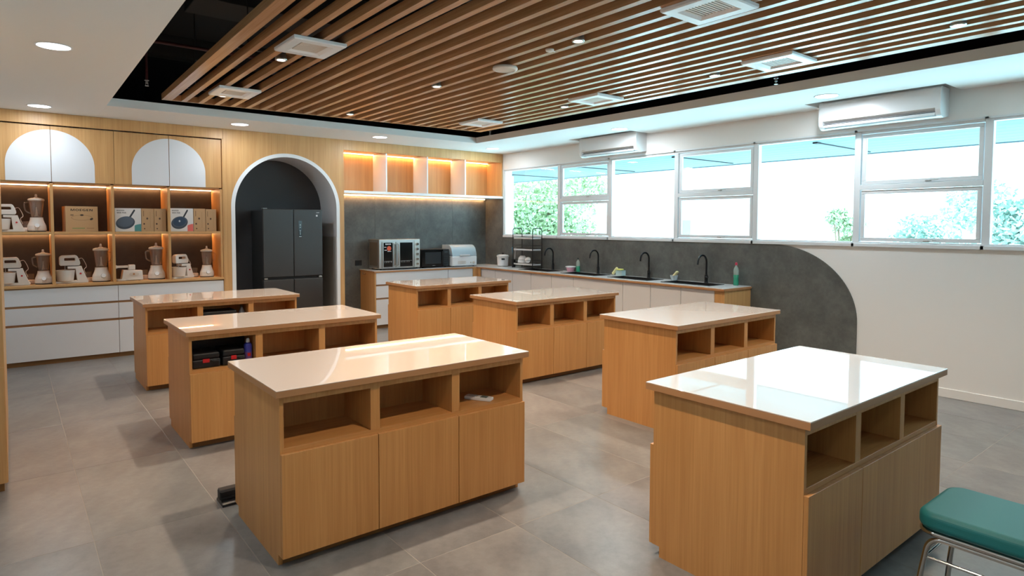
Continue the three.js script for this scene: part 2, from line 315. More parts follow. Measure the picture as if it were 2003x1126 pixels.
const YS = 3.10, SH = 0.068;
const zNear = 2.9, lx = (z) => 1.44 - 0.0117 * (z + 8), rx = (z) => 5.555 + 0.0105 * (z + 8), zFar = (t) => -8.06 + 0.28 * t;
const slatX = (t, z) => lx(z) * (1 - t) + rx(z) * t;
{
  const s = thing('slat_ceiling', 'suspended ceiling raft of long brown timber slats over the islands', 'slat ceiling', [3.5, YS, -3.5]);
  const bar = (xa, za, xb, zb, w, y0, y1) => { // a bar from (xa,za) to (xb,zb), w wide
    const dx = xb - xa, dz = zb - za, l = Math.hypot(dx, dz), nx = -dz / l * w / 2, nz = dx / l * w / 2;
    const g = extr(poly([[xa + nx, -(za + nz)], [xb + nx, -(zb + nz)], [xb - nx, -(zb - nz)], [xa - nx, -(za - nz)]]), y1 - y0); g.rotateX(-Math.PI / 2); g.translate(0, y0, 0);
    const q = flat(g, 'z', [xa * 3.7, 0]); q.translate(-3.5, -YS, 3.5); return q;
  };
  for (let k = 0; k <= 24; k++) { const t = k / 24, e = k === 0 || k === 24, zf = zFar(t); mesh(e ? 'edge_slat' : 'slat', bar(slatX(t, zNear), zNear, slatX(t, zf), zf, e ? 0.10 : 0.052, YS, YS + SH), M.slat, s); }
  mesh('end_rail', bar(lx(-8) - 0.05, zFar(0) - 0.012, rx(-8) + 0.05, zFar(1) - 0.012, 0.024, YS, YS + SH), M.slat, s);
  mesh('end_rail', bar(lx(zNear) - 0.05, zNear + 0.012, rx(zNear) + 0.05, zNear + 0.012, 0.024, YS, YS + SH), M.slat, s);
  for (let i = 0; i < 6; i++) mesh('carrier_rail', bar(slatX(0, -7.6 + i * 2) - 0.02, -7.6 + i * 2, slatX(1, -7.6 + i * 2) + 0.02, -7.6 + i * 2, 0.04, YS + SH + 0.001, YS + SH + 0.03), M.plenumGrey, s);
  for (let i = 0; i < 6; i++) for (const t of [0.05, 0.5, 0.95]) mesh('hanger_rod', cyl(0.006, 0.006, HP - YS - SH - 0.03, [slatX(t, -7.6 + i * 2) - 3.5, (HP - YS - SH - 0.03) / 2 + SH + 0.03, -7.6 + i * 2 + 3.5], 'y', 6), M.plenumGrey, s);
}
const gapX = (x, z) => { const t = (x - lx(z)) / (rx(z) - lx(z)), k = Math.round(t * 24 - 0.5); return slatX((k + 0.5) / 24, z); };
function spot(label, x, z) {
  const xx = gapX(x, z), s = thing('recessed_spotlight', label, 'spotlight', [xx, YS - 0.012, z], 0, 'spotlights set between the slats');
  mesh('ring', lathe([[0.036, 0.0], [0.046, -0.002], [0.05, 0.004], [0.048, 0.012], [0.044, 0.05], [0.036, 0.05], [0.036, 0.0]], 24), M.steel, s);
  mesh('lens', lathe([[0.0001, 0.004], [0.02, 0.006], [0.035, 0.012]], 20), M.lampWarm, s);
  const l = new THREE.SpotLight(warmSpot, I_SPOT, 0, 1.02, 0.9, 2); l.name = 'lamp_light'; l.position.set(0, -0.006, 0); l.target.position.set(0, -3, 0); l.target.name = 'lamp_aim'; l.castShadow = true; l.shadow.radius = 1.5; s.add(l, l.target);
}
for (const [l, x, z] of [
  ['spotlight just behind the left ceiling vent nearest the camera', 1.88, -5.454], ['spotlight touching the small left ceiling vent by the back cabinets', 1.89, -7.373],
  ['middle row spotlight nearest the back wall, small and round', 3.455, -7.567], ['middle row spotlight behind the round ceiling speaker', 3.46, -5.501],
  ['middle row spotlight in front of the round ceiling speaker', 3.466, -3.477], ['spotlight left of the centre right ceiling vent', 5.085, -5.476],
  ['spotlight left of the large right ceiling vent near the sprinkler', 5.092, -3.467], ['spotlight at the far right of the photo by the slat edge', 5.10, -1.548],
  ['spotlight beside the furthest ceiling vent at the back right', 5.03, -7.301], ['spotlight over the camera outside the picture, left row', 1.88, -3.47],
  ['spotlight outside the picture, left row nearest', 1.88, -1.5]]) spot(l, x, z);
function vent(label, x, z) {
  const v = thing('ceiling_vent', label, 'vent', [x, YS - 0.032, z], 0, 'square white ceiling vents');
  const w = 0.205, d = 0.225, P = [], ring = (a, b, ya, yb) => [[-1, -1], [1, -1], [1, 1], [-1, 1]].forEach((c, i, A) => { const e = A[(i + 1) % 4], q = (s, k, y) => [s[0] * (w - k), y, s[1] * (d - k)]; const A0 = q(c, a, ya), A1 = q(e, a, ya), B1 = q(e, b, yb), B0 = q(c, b, yb); P.push(...A0, ...A1, ...B1, ...A0, ...B1, ...B0); });
  ring(0, 0, 0.028, 0.008); ring(0, 0.008, 0.008, 0); ring(0.008, 0.075, 0, 0.0); ring(0.075, 0.105, 0.0, 0.02);
  const g = new THREE.BufferGeometry(); g.setAttribute('position', new THREE.Float32BufferAttribute(P, 3)); g.computeVertexNormals();
  mesh('frame', [setUV(g), box(-w + 0.004, w - 0.004, 0.026, 0.030, -d + 0.004, d - 0.004, 0)], M.whiteGloss, v);
  for (let k = 0; k < 11; k++) mesh('louvre', box(-0.1, 0.1, 0.012, 0.022, -0.118 + k * 0.0236 - 0.007, -0.118 + k * 0.0236 + 0.007, 0.002), M.creamDark, v);
}
for (const [l, x, z] of [['white ceiling vent nearest the left edge of the slats', 1.885, -4.9], ['small white ceiling vent at the back left corner of the slats', 1.90, -7.06], ['white ceiling vent cut by the top of the photo', 3.53, -2.42],
  ['large white ceiling vent at the right near the sprinkler', 5.12, -2.82], ['white ceiling vent above the left air conditioner side', 5.085, -4.91], ['smallest white ceiling vent at the back right corner of the slats', 5.05, -7.02]]) vent(l, x, z);
{
  const s = thing('ceiling_speaker', 'round cream ceiling speaker in the middle of the slats', 'speaker', [3.481, YS - 0.03, -4.47]);
  mesh('rim', lathe([[0.09, 0.0], [0.108, 0.003], [0.112, 0.012], [0.108, 0.028], [0.09, 0.028], [0.09, 0.0]], 36), M.cream, s);
  mesh('grille', lathe([[0.0001, 0.002], [0.09, 0.004]], 36), M.creamDark, s);
  const d = thing('smoke_detector', 'tiny cream detector between the round speaker and a spotlight', 'detector', [gapX(3.40, -3.8), YS - 0.02, -3.8]);
  mesh('body', lathe([[0.0001, 0.0], [0.028, 0.002], [0.034, 0.012], [0.034, 0.02], [0.0001, 0.02]], 20), M.cream, d); mesh('arm', box(0.03, 0.06, 0.008, 0.014, -0.006, 0.006, 0.001), M.cream, d);
}
function sprinkler(label, x, y, z, top) {
  const s = thing('sprinkler', label, 'sprinkler', [x, y, z]);
  mesh('pipe', cyl(0.012, 0.012, top - y - 0.06, [0, (top - y + 0.06) / 2, 0], 'y', 10), M.pipeRed, s);
  mesh('head', [cyl(0.014, 0.010, 0.03, [0, 0.045, 0], 'y', 10), cyl(0.022, 0.022, 0.004, [0, 0.06, 0], 'y', 14), cyl(0.018, 0.018, 0.003, [0, 0.004, 0], 'y', 14), cyl(0.004, 0.004, 0.03, [0.01, 0.02, 0], 'y', 6), cyl(0.004, 0.004, 0.03, [-0.01, 0.02, 0], 'y', 6)], M.steel, s);
}
sprinkler('sprinkler on a dark red pipe in the black ceiling void at left', 1.167, 3.13, -7.55, 3.58);
sprinkler('sprinkler in the black gap beside the right ceiling vent', 5.86, 3.07, -3.25, 3.58);
sprinkler('tiny sprinkler in the black gap at the back right corner', 5.86, 3.09, -7.9, 3.58);
{
  const p = new THREE.Group(); p.name = 'sprinkler_pipe'; p.position.set(1.167, 3.6, -7.55); scene.getObjectByName('ceiling').add(p);
  mesh('pipe_run', [pipe([[-0.6, 0, 0.02], [4.75, 0, 0.02]], 0.02, 0.02, 10, 4), cyl(0.02, 0.02, 8, [4.69, 0.0, 4.2], 'z', 10)], M.pipeRed, p);
}
function downlight(label, x, z, I = I_DOWN) {
  const d = thing('downlight', label, 'downlight', [x, HC - 0.006, z], 0, 'round white downlights in the plaster ceiling');
  mesh('trim_ring', lathe([[0.106, 0.001], [0.114, 0.0], [0.118, 0.003], [0.116, 0.0058], [0.106, 0.0058], [0.106, 0.001]], 40), M.whiteGloss, d);
  mesh('diffuser', lathe([[0.0001, 0.002], [0.106, 0.002]], 36), M.lampCool, d);
  areaLight(d, [0, -0.003, 0], [x, 0, z], 0.15, 0.15, cool, I);
}
for (const [l, x, z, I] of [['large bright downlight at the upper left corner', 0.303, -5.878], ['bright downlight above the white arched cabinet door', 0.313, -8.936], ['downlight above the arched fridge niche', 2.44, -8.857], ['downlight above the left open cubbies', 4.435, -8.775],
  ['faint downlight at the corner of the back and window walls', 6.6, -8.82], ['downlight in front of the further air conditioner', 6.603, -5.917, 210], ['downlight in front of the nearer air conditioner', 6.56, -3.09, 210], ['downlight outside the picture above the left aisle', 0.303, -2.9], ['downlight outside the picture near the camera', 0.303, 0.2], ['downlight outside the picture by the near windows', 6.6, -0.2, 210]]) downlight(l, x, z, I);

// ------------------------------------------------------------------ air conditioners
function aircon(label, z0, z1) {
  const a = thing('air_conditioner', label, 'air conditioner', [XR, 2.765, (z0 + z1) / 2], 0, 'wall air conditioners above the windows'), L = z1 - z0, h = L / 2;
  const s = new THREE.Shape(); s.moveTo(-0.001, 0.29); s.lineTo(-0.19, 0.29); s.quadraticCurveTo(-0.225, 0.29, -0.228, 0.255); s.lineTo(-0.232, 0.085); s.lineTo(-0.205, 0.078); s.lineTo(-0.15, 0.045); s.lineTo(-0.17, 0.012); s.quadraticCurveTo(-0.15, 0.0, -0.12, 0); s.lineTo(-0.001, 0.02); s.closePath();
  const g = extr(s, L - 0.09); g.translate(0, 0, -h + 0.045); mesh('body', flat(g, 'z'), M.whiteGloss, a);
  const c = new THREE.Shape(); c.moveTo(-0.001, 0.292); c.lineTo(-0.19, 0.292); c.quadraticCurveTo(-0.227, 0.292, -0.23, 0.255); c.lineTo(-0.234, 0.07); c.quadraticCurveTo(-0.225, 0.02, -0.18, 0.004); c.quadraticCurveTo(-0.15, -0.004, -0.12, -0.002); c.lineTo(-0.001, 0.018); c.closePath();
  for (const sgn of [-1, 1]) { const e = extr(c, 0.045); e.translate(0, 0, sgn < 0 ? -h : h - 0.045); mesh('end_cap', flat(e, 'z'), M.whiteGloss, a); }
  mesh('outlet_slot', box(-0.207, -0.148, 0.044, 0.052, -h + 0.046, h - 0.046, 0), M.blackMatt, a).rotation.set(0, 0, 0);
  const f = mesh('flap', box(-0.03, 0.03, -0.004, 0.004, -h + 0.05, h - 0.05, 0.003), M.whiteGloss, a); f.position.set(-0.212, 0.035, 0); f.rotation.z = 0.75;
  mesh('seam', box(-0.2345, -0.228, 0.083, 0.086, -h + 0.046, h - 0.046, 0), M.creamDark, a);
  mesh('badge', box(-0.2342, -0.23, 0.10, 0.106, -h + 0.06, -h + 0.12, 0), M.creamDark, a);
}
aircon('white wall air conditioner further away, above the third window', -7.15, -6.0);
aircon('white wall air conditioner nearer, above the right sash window', -3.40, -2.23);

// ------------------------------------------------------------------ left storage wall
const YL = 0.965, YM = 1.605;    // ledge and middle shelf tops
const X0 = -0.22, X1 = 2.345, DV = [0.42, 1.045, 1.68];
{
  const t = structure('trim_1'); mesh('fascia', [box(XL, 2.36, 2.885, HC - 0.001, ZC - 0.02, ZC, 0.002, 'y'), box(XL, X0 - 0.004, 0, 2.885, ZC - 0.02, ZC, 0.002)], M.wood, t);
  const s = thing('open_shelving', 'open oak shelving bays with warm strip lights and dark backs', 'shelving', [1.06, 0.935, ZC]);
  const w = (g) => g.translate(-1.06, -0.935, -ZC), zb = -9.90;
  mesh('back_panel', w(box(X0, X1, 0.97, 2.19, zb - 0.02, zb, 0)), M.bayBack, s);
  mesh('side_panel', w(box(X0, X0 + 0.03, YL, 2.19, zb, ZC - 0.012)), M.wood, s);
  mesh('side_panel', w(box(X1 - 0.03, X1, YL, 2.19, zb, ZC - 0.012)), M.wood, s);
  for (const x of DV) mesh('divider', w(box(x - 0.015, x + 0.015, YL, 2.19, zb, ZC - 0.014)), M.wood, s);
  const xs = [X0 + 0.03, ...DV.flatMap((x) => [x - 0.015, x + 0.015]), X1 - 0.03];
  mesh('ledge', w(box(X0, X1, 0.935, YL, zb, ZC + 0.004, 0.002, 'x')), M.wood, s);
  for (let k = 0; k < 4; k++) {
    const a = xs[2 * k] + 0.0005, b = xs[2 * k + 1] - 0.0005, m = (a + b) / 2;
    mesh('shelf', w(box(a, b, YM - 0.03, YM, zb, ZC - 0.02, 0.002, 'x')), M.wood, s);
    mesh('bay_ceiling', w(box(a, b, 2.19, 2.205, zb, ZC - 0.05, 0, 'x')), M.wood, s);
    for (const [y, t] of [[2.188, 0.010], [YM - 0.0305, 0.0045]]) {
      mesh('light_strip', w(box(a + 0.005, b - 0.005, y - t, y, zb + 0.012, zb + 0.026, 0.001)), M.ledWarm, s);
      const l = areaLight(s, [m - 1.06, y - t - 0.002 - 0.935, zb + 0.022 - ZC], [m, y - 1, zb + 0.16], b - a - 0.02, 0.014, warm, I_LED); l.name = 'strip_light';
    }
  }
  const c = thing('wall_cabinet', 'upper oak cabinet whose doors carry two white half arches', 'cabinet', [1.06, 2.205, ZC]);
  const v = (g) => g.translate(-1.06, -2.205, -ZC), zd = ZC - 0.03;
  mesh('carcass', v(box(X0, X1, 2.206, 2.88, -9.92, zd - 0.022)), M.plinth, c);
  const ed = [X0, 0.425, 1.072, 1.695, X1], cx = [0.427, 0.427, 1.70, 1.70], R = 0.437;
  for (let k = 0; k < 4; k++) {
    const a = ed[k] + 0.002, b = ed[k + 1] - 0.002, d = mesh('door', v(box(a, b, 2.207, 2.872, zd - 0.02, zd, 0.0012)), M.wood, c);
    // half of an arch: rises straight a little, then follows the curve
    const x0 = k % 2 ? a + 0.001 : cx[k] - R, x1 = k % 2 ? cx[k] + R : b - 0.001, sh = new THREE.Shape(), ys = 2.4, ry = 0.43, N = 24;
    const top = (x) => ys + ry * Math.sqrt(Math.max(0, 1 - ((x - cx[k]) / R) ** 2));
    sh.moveTo(x0, 2.209); sh.lineTo(x1, 2.209);
    for (let i = 0; i <= N; i++) { const th = i / N * Math.PI / 2; const x = k % 2 ? cx[k] + R * Math.cos(th) : cx[k] - R * Math.sin(th); const xx = Math.min(Math.max(x, x0), x1); sh.lineTo(xx, top(xx)); }
    sh.closePath(); const g = extr(sh, 0.003); g.translate(0, 0, zd + 0.0002); mesh('arch_inlay', v(flat(g)), M.white, d);
  }
}
function drawerUnit(label, x0, x1, z, zback, group) {
  const c = thing('drawer_cabinet', label, 'cabinet', [(x0 + x1) / 2, 0, z], 0, group), w = (g) => g.translate(-(x0 + x1) / 2, 0, -z);
  mesh('carcass', w(box(x0, x1, 0.055, 0.932, zback, z - 0.022)), M.edge, c);
  mesh('plinth', w(box(x0, x1, 0, 0.055, zback + 0.05, z - 0.035)), M.plinth, c);
  for (const [a, b] of [[0.725, 0.918], [0.505, 0.697], [0.06, 0.475]]) mesh('drawer_front', w(box(x0 + 0.0015, x1 - 0.0015, a, b, z - 0.02, z, 0.0015)), M.white, c);
  return c;
}
drawerUnit('white three-drawer base cabinet at the far left under the shelving', X0, 1.078, ZC - 0.012, -9.92, 'drawer cabinets');
drawerUnit('white three-drawer base cabinet left of the arched niche', 1.080, X1, ZC - 0.012, -9.92, 'drawer cabinets');

// ------------------------------------------------------------------ arched niche
{
  const p = thing('arch_panel', 'oak wall panel with a white rimmed arched opening for the fridge', 'wall panel', [3.255, 0, ZC]);
  const w = (g) => g.translate(-3.255, 0, -ZC), cx = 3.255, sp = 1.945, R = 0.80, Ri = 0.748;
  const arc = (r) => { const p = [[cx - r, 0.001]]; for (let i = 0; i <= 48; i++) { const t = Math.PI * (1 - i / 48); p.push([cx + r * Math.cos(t), sp + r * Math.sin(t)]); } p.push([cx + r, 0.001]); return p; };
  const band = (ro, ri) => poly([...arc(ro), ...arc(ri).reverse()]);
  const o = poly([[2.362, 0.001], [2.362, HC - 0.001], [4.13, HC - 0.001], [4.13, 0.001], ...arc(R - 0.002).reverse()]);
  const g = extr(o, 0.02); g.translate(0, 0, ZC - 0.02); mesh('oak_board', w(flat(g)), M.wood, p);
  mesh('return_edge', w(box(2.347, 2.361, 0, 2.884, -9.5, ZC - 0.001, 0.001)), M.wood, p);
  mesh('return_edge', w(box(4.11, 4.13, 0, HC - 0.001, -9.94, ZC - 0.021, 0.001)), M.wood, p);
  const gr = extr(band(R, Ri), 0.036); gr.translate(0, 0, ZC - 0.03); mesh('white_rim', w(flat(gr)), M.whiteGloss, p);
  const gv = extr(band(R - 0.002, Ri), 0.60); gv.translate(0, 0, ZC - 0.632); mesh('niche_lining', w(flat(gv)), M.white, p);
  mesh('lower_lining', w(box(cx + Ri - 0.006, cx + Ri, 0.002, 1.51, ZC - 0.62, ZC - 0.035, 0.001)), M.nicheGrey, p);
  mesh('niche_back', w(box(2.4, 4.1, 0, 2.78, ZC - 0.645, ZC - 0.632, 0)), M.niche, p);
}
{
  const f = thing('refrigerator', 'dark grey four door refrigerator standing in the arched niche', 'refrigerator', [3.34, 0, -9.43]);
  const a = -0.445, b = 0.445;
  mesh('body', rbox(a + 0.004, b - 0.004, 0.03, 1.915, -0.58, -0.075, 0.012), M.fridgeSide, f);
  for (const [x0, x1] of [[a, -0.003], [0.003, b]]) for (const [y0, y1] of [[0.06, 0.885], [0.925, 1.93]]) {
    const d = mesh('door', rbox(x0, x1, y0, y1, -0.068, 0, 0.010), M.fridge, f);
    if (y0 > 0.5 && x0 > 0) {
      mesh('display', box(0.075, 0.125, 1.515, 1.76, 0.0, 0.003, 0.001), M.blackGloss, d);
      mesh('display_mark', [box(0.094, 0.106, 1.69, 1.702, 0.003, 0.004, 0), box(0.094, 0.106, 1.655, 1.667, 0.003, 0.004, 0), box(0.08, 0.12, 1.518, 1.526, 0.003, 0.004, 0), ...[0, 1, 2, 3].map((k) => box(0.09, 0.110, 1.55 + k * 0.02, 1.555 + k * 0.02, 0.003, 0.0035, 0))], M.steel, d);
      mesh('badge', box(0.345, 0.37, 1.825, 1.85, 0.0, 0.002, 0), M.whiteGloss, d);
      print(d, 'name_plate', canvasTex(256, 48, (c, w, h) => { c.fillStyle = '#474645'; c.fillRect(0, 0, w, h); c.fillStyle = '#e8e8e6'; c.font = 'bold 44px sans-serif'; c.textAlign = 'center'; c.fillText('SHARP', w / 2, 40); }), 0.085, 0.016, [0.375, 1.885, 0.0008]);
    }
  }
  mesh('handle_recess', box(a + 0.006, b - 0.006, 0.886, 0.924, -0.07, -0.03, 0), M.blackMatt, f);
  mesh('hinge', [box(a + 0.01, a + 0.06, 0.893, 0.917, -0.03, -0.004, 0.002), box(b - 0.06, b - 0.01, 0.893, 0.917, -0.03, -0.004, 0.002), box(a + 0.01, a + 0.07, 1.93, 1.942, -0.1, -0.02, 0.003)], M.steel, f);
  mesh('foot', [cyl(0.025, 0.025, 0.03, [a + 0.06, 0.015, -0.12]), cyl(0.025, 0.025, 0.03, [b - 0.06, 0.015, -0.12]), cyl(0.025, 0.025, 0.03, [a + 0.06, 0.015, -0.52]), cyl(0.025, 0.025, 0.03, [b - 0.06, 0.015, -0.52])], M.blackMatt, f);
  mesh('kick_strip', box(a + 0.01, b - 0.01, 0.03, 0.058, -0.07, -0.03, 0), M.blackMatt, f);
}

// ------------------------------------------------------------------ dark splashbacks
{
  const b = thing('splashback', 'dark grey stone splashback panels behind the back counter', 'splashback', [5.7, 0, -9.96]);
  const xs = [4.132, 4.92, 5.71, 6.5, XR - 0.001];
  for (let k = 0; k < 4; k++) mesh('panel', box(xs[k] + 0.0008 - 5.7, xs[k + 1] - 0.0008 - 5.7, 0, 2.198, 0, 0.02, 0.0008, 'y', [k * 0.37, k * 0.21]), M.stone, b);
  const r = thing('splashback', 'dark grey stone splashback under the windows with a rounded end', 'splashback', [XR - 0.0115, 0, -6.5]);
  // upper strip beside the window, and the long panel with its quarter-round end
  const s = new THREE.Shape(), zE = -3.03, R2x = 1.0, yT = 1.482, ry = 0.85; s.moveTo(-9.938, 0); s.lineTo(-9.938, 2.198); s.lineTo(-9.39, 2.198); s.lineTo(-9.39, yT); s.lineTo(zE - R2x, yT);
  for (let i = 1; i <= 24; i++) { const th = i / 24 * Math.PI / 2; s.lineTo(zE - R2x + R2x * Math.sin(th), yT - ry + ry * Math.cos(th)); }
  s.lineTo(zE, 0); s.closePath();
  const g = extr(s, 0.011); g.rotateY(-Math.PI / 2); g.translate(0.011, 0, 6.5); mesh('panel', flat(g), M.stone, r);
  const o = thing('wall_socket', 'black double wall socket beside the steel oven', 'socket', [4.62, 1.06, -9.939]);
  mesh('plate', box(-0.07, 0.05, -0.045, 0.045, 0, 0.008, 0.002), M.black, o); mesh('insert', [box(-0.055, -0.015, -0.03, 0.03, 0.008, 0.012, 0.002), box(-0.005, 0.035, -0.03, 0.03, 0.008, 0.012, 0.002)], M.blackMatt, o);
}
// ------------------------------------------------------------------ open cubbies over the back counter
{
  const c = thing('cubby_shelf', 'open oak cubbies with white dividers and warm strip lights', 'shelving', [5.7, 2.2, ZC]);
  const w = (g) => g.translate(-5.7, -2.2, -ZC), x0 = 4.131, x1 = XR - 0.002, zb = -9.88;
  mesh('fascia', w(box(x0, x1, 2.868, HC - 0.001, ZC - 0.02, ZC, 0.002, 'y')), M.wood, c);
  mesh('back_panel', w(box(x0, x1, 2.241, 2.9, zb - 0.02, zb, 0)), M.wood, c);
  mesh('top_board', w(box(x0, x1, 2.88, 2.9, zb, ZC - 0.021, 0.001, 'x')), M.wood, c);
  mesh('bottom_shelf', w(box(x0, x1, 2.2, 2.24, zb - 0.05, ZC, 0.002)), M.whiteGloss, c);
  mesh('end_panel', w(box(x1 - 0.022, x1, 2.241, 2.879, zb, ZC - 0.006)), M.wood, c);
  const dv = [4.872, 5.648, 6.432]; for (const x of dv) mesh('divider', w(box(x - 0.011, x + 0.011, 2.241, 2.879, zb, ZC - 0.006, 0.001)), M.whiteGloss, c);
  const xs = [x0, ...dv.flatMap((x) => [x - 0.011, x + 0.011]), x1 - 0.022];
  for (let k = 0; k < 4; k++) { const a = xs[2 * k] + 0.004, b = xs[2 * k + 1] - 0.004;
    mesh('light_strip', w(box(a, b, 2.868, 2.879, zb + 0.02, zb + 0.034, 0.001)), M.ledWarm, c);
    areaLight(c, [(a + b) / 2 - 5.7, 2.865 - 2.2, zb + 0.028 - ZC], [(a + b) / 2, 1.8, zb + 0.18], b - a, 0.014, warm, I_LED).name = 'strip_light'; }
  mesh('light_strip', w(box(x0 + 0.005, 7.23, 2.188, 2.199, -9.925, -9.908, 0.001)), M.ledWarm, c);
  areaLight(c, [(x0 + 7.23) / 2 - 5.7, 2.186 - 2.2, -9.916 - ZC], [(x0 + 7.23) / 2, 1.0, -9.82], 7.2 - x0, 0.014, warm, I_LED * 1.3).name = 'strip_light';
}
// ------------------------------------------------------------------ counters
const YK = 0.95, KX = 6.67, KZ = -9.40;
{
  drawerUnit('white three-drawer base cabinet under the steel oven', 4.665, 6.054, KZ + 0.002, -9.93, 'drawer cabinets');
  drawerUnit('narrow white drawer cabinet in the inner counter corner', 6.056, 6.585, KZ + 0.002, -9.93, 'drawer cabinets');
  const e = thing('end_panel', 'oak end panel closing the left side of the back counter', 'panel', [4.653, 0, -9.66]);
  mesh('board', box(-0.011, 0.011, 0, 0.932, -0.275, 0.262, 0.0015), M.wood, e);
  const wt = thing('worktop', 'pale grey L shaped worktop with a brown edge along two walls', 'worktop', [6.97, 0.933, -9.4]);
  const w = (g) => g.translate(-6.97, -0.933, 9.4);
  const zS = [-7.98, -6.93, -5.93, -4.97], sw = 0.37, sx0 = 6.80, sx1 = 7.15;
  const o = poly([[4.63, 9.938], [XR - 0.013, 9.938], [XR - 0.013, 4.30], [KX, 4.30], [KX, -KZ], [4.63, -KZ]].map(([x, y]) => [x, y]));
  for (const z of zS) o.holes.push(new THREE.Path([[sx0 + 0.012, -z - sw + 0.012], [sx1 - 0.012, -z - sw + 0.012], [sx1 - 0.012, -z + sw - 0.012], [sx0 + 0.012, -z + sw - 0.012]].map(([x, y]) => new THREE.Vector2(x, y))));
  const slab = (y0, t) => { const g = extr(o, t); g.rotateX(-Math.PI / 2); g.translate(0, y0, 0); return w(flat(g, 'x')); };
  mesh('stone_top', slab(0.944, 0.006), M.counter, wt);
  mesh('edge_board', slab(0.9335, 0.0103), M.edge, wt);
  mesh('edge_band', [w(box(4.63, KX - 0.0, 0.918, 0.9438, KZ, KZ + 0.012, 0.001, 'x')), w(box(KX - 0.012, KX, 0.918, 0.9438, KZ + 0.012, -4.30, 0.001, 'z')), w(box(KX - 0.012, XR - 0.014, 0.918, 0.9438, -4.30, -4.288, 0.001, 'x'))], M.edge, wt);
  // base cabinets below the windows
  const gz = [-8.86, -7.885, -7.385, -6.89, -5.905, -5.405, -4.93, -4.44];
  const units = [[-9.28, -8.86, 'white cupboard in the corner nearest the rice pot'], [-8.86, -7.885, 'white two-door cupboard under the dish rack'], [-7.885, -6.89, 'white two-door cupboard under the first tap and pink basket'], [-6.89, -5.905, 'wide white cupboard under the middle taps'], [-5.905, -4.93, 'white two-door cupboard between the third and fourth taps'], [-4.93, -4.44, 'white single door cupboard at the end of the window counter']];
  for (const [a, b, l] of units) {
    const c = thing('base_cupboard', l, 'cupboard', [KX + 0.02, 0, (a + b) / 2], 0, 'white cupboards under the window counter'), m = (a + b) / 2, h = (b - a) / 2;
    mesh('carcass', [box(0.022, 0.56, 0.055, 0.075, -h + 0.001, h - 0.001), box(0.54, 0.56, 0.075, 0.93, -h + 0.001, h - 0.001), box(0.022, 0.54, 0.075, 0.74, -h + 0.001, -h + 0.017), box(0.022, 0.54, 0.075, 0.74, h - 0.017, h - 0.001), box(0.022, 0.04, 0.74, 0.93, -h + 0.001, h - 0.001)], M.plinth, c);
    mesh('plinth', box(0.05, 0.5, 0, 0.055, -h + 0.001, h - 0.001), M.plinth, c);
    const two = b - a > 0.6 && !l.startsWith('wide');
    if (two) { mesh('door', box(0, 0.02, 0.06, 0.912, -h + 0.003, -0.003, 0.0012), M.white, c); mesh('door', box(0, 0.02, 0.06, 0.912, 0.003, h - 0.003, 0.0012), M.white, c); }
    else mesh('door', box(0, 0.02, 0.06, 0.912, -h + 0.003, h - 0.003, 0.0012), M.white, c);
  }
  const p = thing('corner_post', 'oak filler post in the inner corner of the counters', 'panel', [6.63, 0, -9.34]);
  mesh('board', [box(-0.043, 0.06, 0, 0.93, -0.064, -0.046), box(0.042, 0.06, 0, 0.93, -0.046, 0.058)], M.wood, p);
  const e2 = thing('end_panel', 'oak end panel at the open end of the window counter', 'panel', [6.97, 0, -4.37]);
  mesh('board', [box(-0.28, 0.295, 0, 0.93, 0.045, 0.068), box(-0.28, -0.262, 0, 0.93, -0.069, 0.045)], M.wood, e2);
  const sl = ['black inset sink beside the dish rack', 'black inset sink behind the pink basket', 'black inset sink with yellow gloves at its left corner', 'black inset sink at the open end of the counter'];
  const fl = ['black gooseneck tap next to the dish rack', 'black gooseneck tap beside the dark green soap bottle', 'black gooseneck tap right of the yellow gloves', 'black gooseneck tap nearest the red capped bottle'];
  zS.forEach((z, i) => {
    const s = thing('sink', sl[i], 'sink', [(sx0 + sx1) / 2, YK, z], 0, 'black sinks in the window counter'), X = (sx1 - sx0) / 2, D = 0.17;
    mesh('rim', [box(-X, X, 0.0005, 0.006, -sw, -sw + 0.03, 0.002), box(-X, X, 0.0005, 0.006, sw - 0.03, sw, 0.002), box(-X, -X + 0.03, 0.0005, 0.006, -sw + 0.03, sw - 0.03, 0.002), box(X - 0.03, X, 0.0005, 0.006, -sw + 0.03, sw - 0.03, 0.002)], M.sink, s);
    mesh('basin', [box(-X + 0.026, X - 0.026, -D - 0.004, -D, -sw + 0.026, sw - 0.026, 0), box(-X + 0.022, -X + 0.03, -D, 0.001, -sw + 0.022, sw - 0.022, 0), box(X - 0.03, X - 0.022, -D, 0.001, -sw + 0.022, sw - 0.022, 0), box(-X + 0.03, X - 0.03, -D, 0.001, -sw + 0.022, -sw + 0.03, 0), box(-X + 0.03, X - 0.03, -D, 0.001, sw - 0.03, sw - 0.022, 0)], M.sink, s);
    mesh('drain', cyl(0.035, 0.035, 0.004, [0, -D + 0.002, 0], 'y', 20), M.steel, s);
    const f = thing('tap', fl[i], 'tap', [7.205, YK, z + 0.06], 0, 'black gooseneck taps');
    mesh('base', lathe([[0.0001, 0.001], [0.028, 0.001], [0.028, 0.008], [0.021, 0.014], [0.021, 0.1], [0.016, 0.112], [0.0001, 0.112]], 20), M.tap, f);
    const pts = [[0, 0.1, 0], [0, 0.2, 0], [0, 0.28, 0]]; for (let k = 1; k <= 10; k++) { const a = k / 10 * Math.PI * 0.93; pts.push([-0.085 + 0.085 * Math.cos(a), 0.28 + 0.085 * Math.sin(a), -0.012 * k / 10]); } pts.push([-0.176, 0.245, -0.013]);
    mesh('spout', tube(pts, 0.0125, 48, 12), M.tap, f);
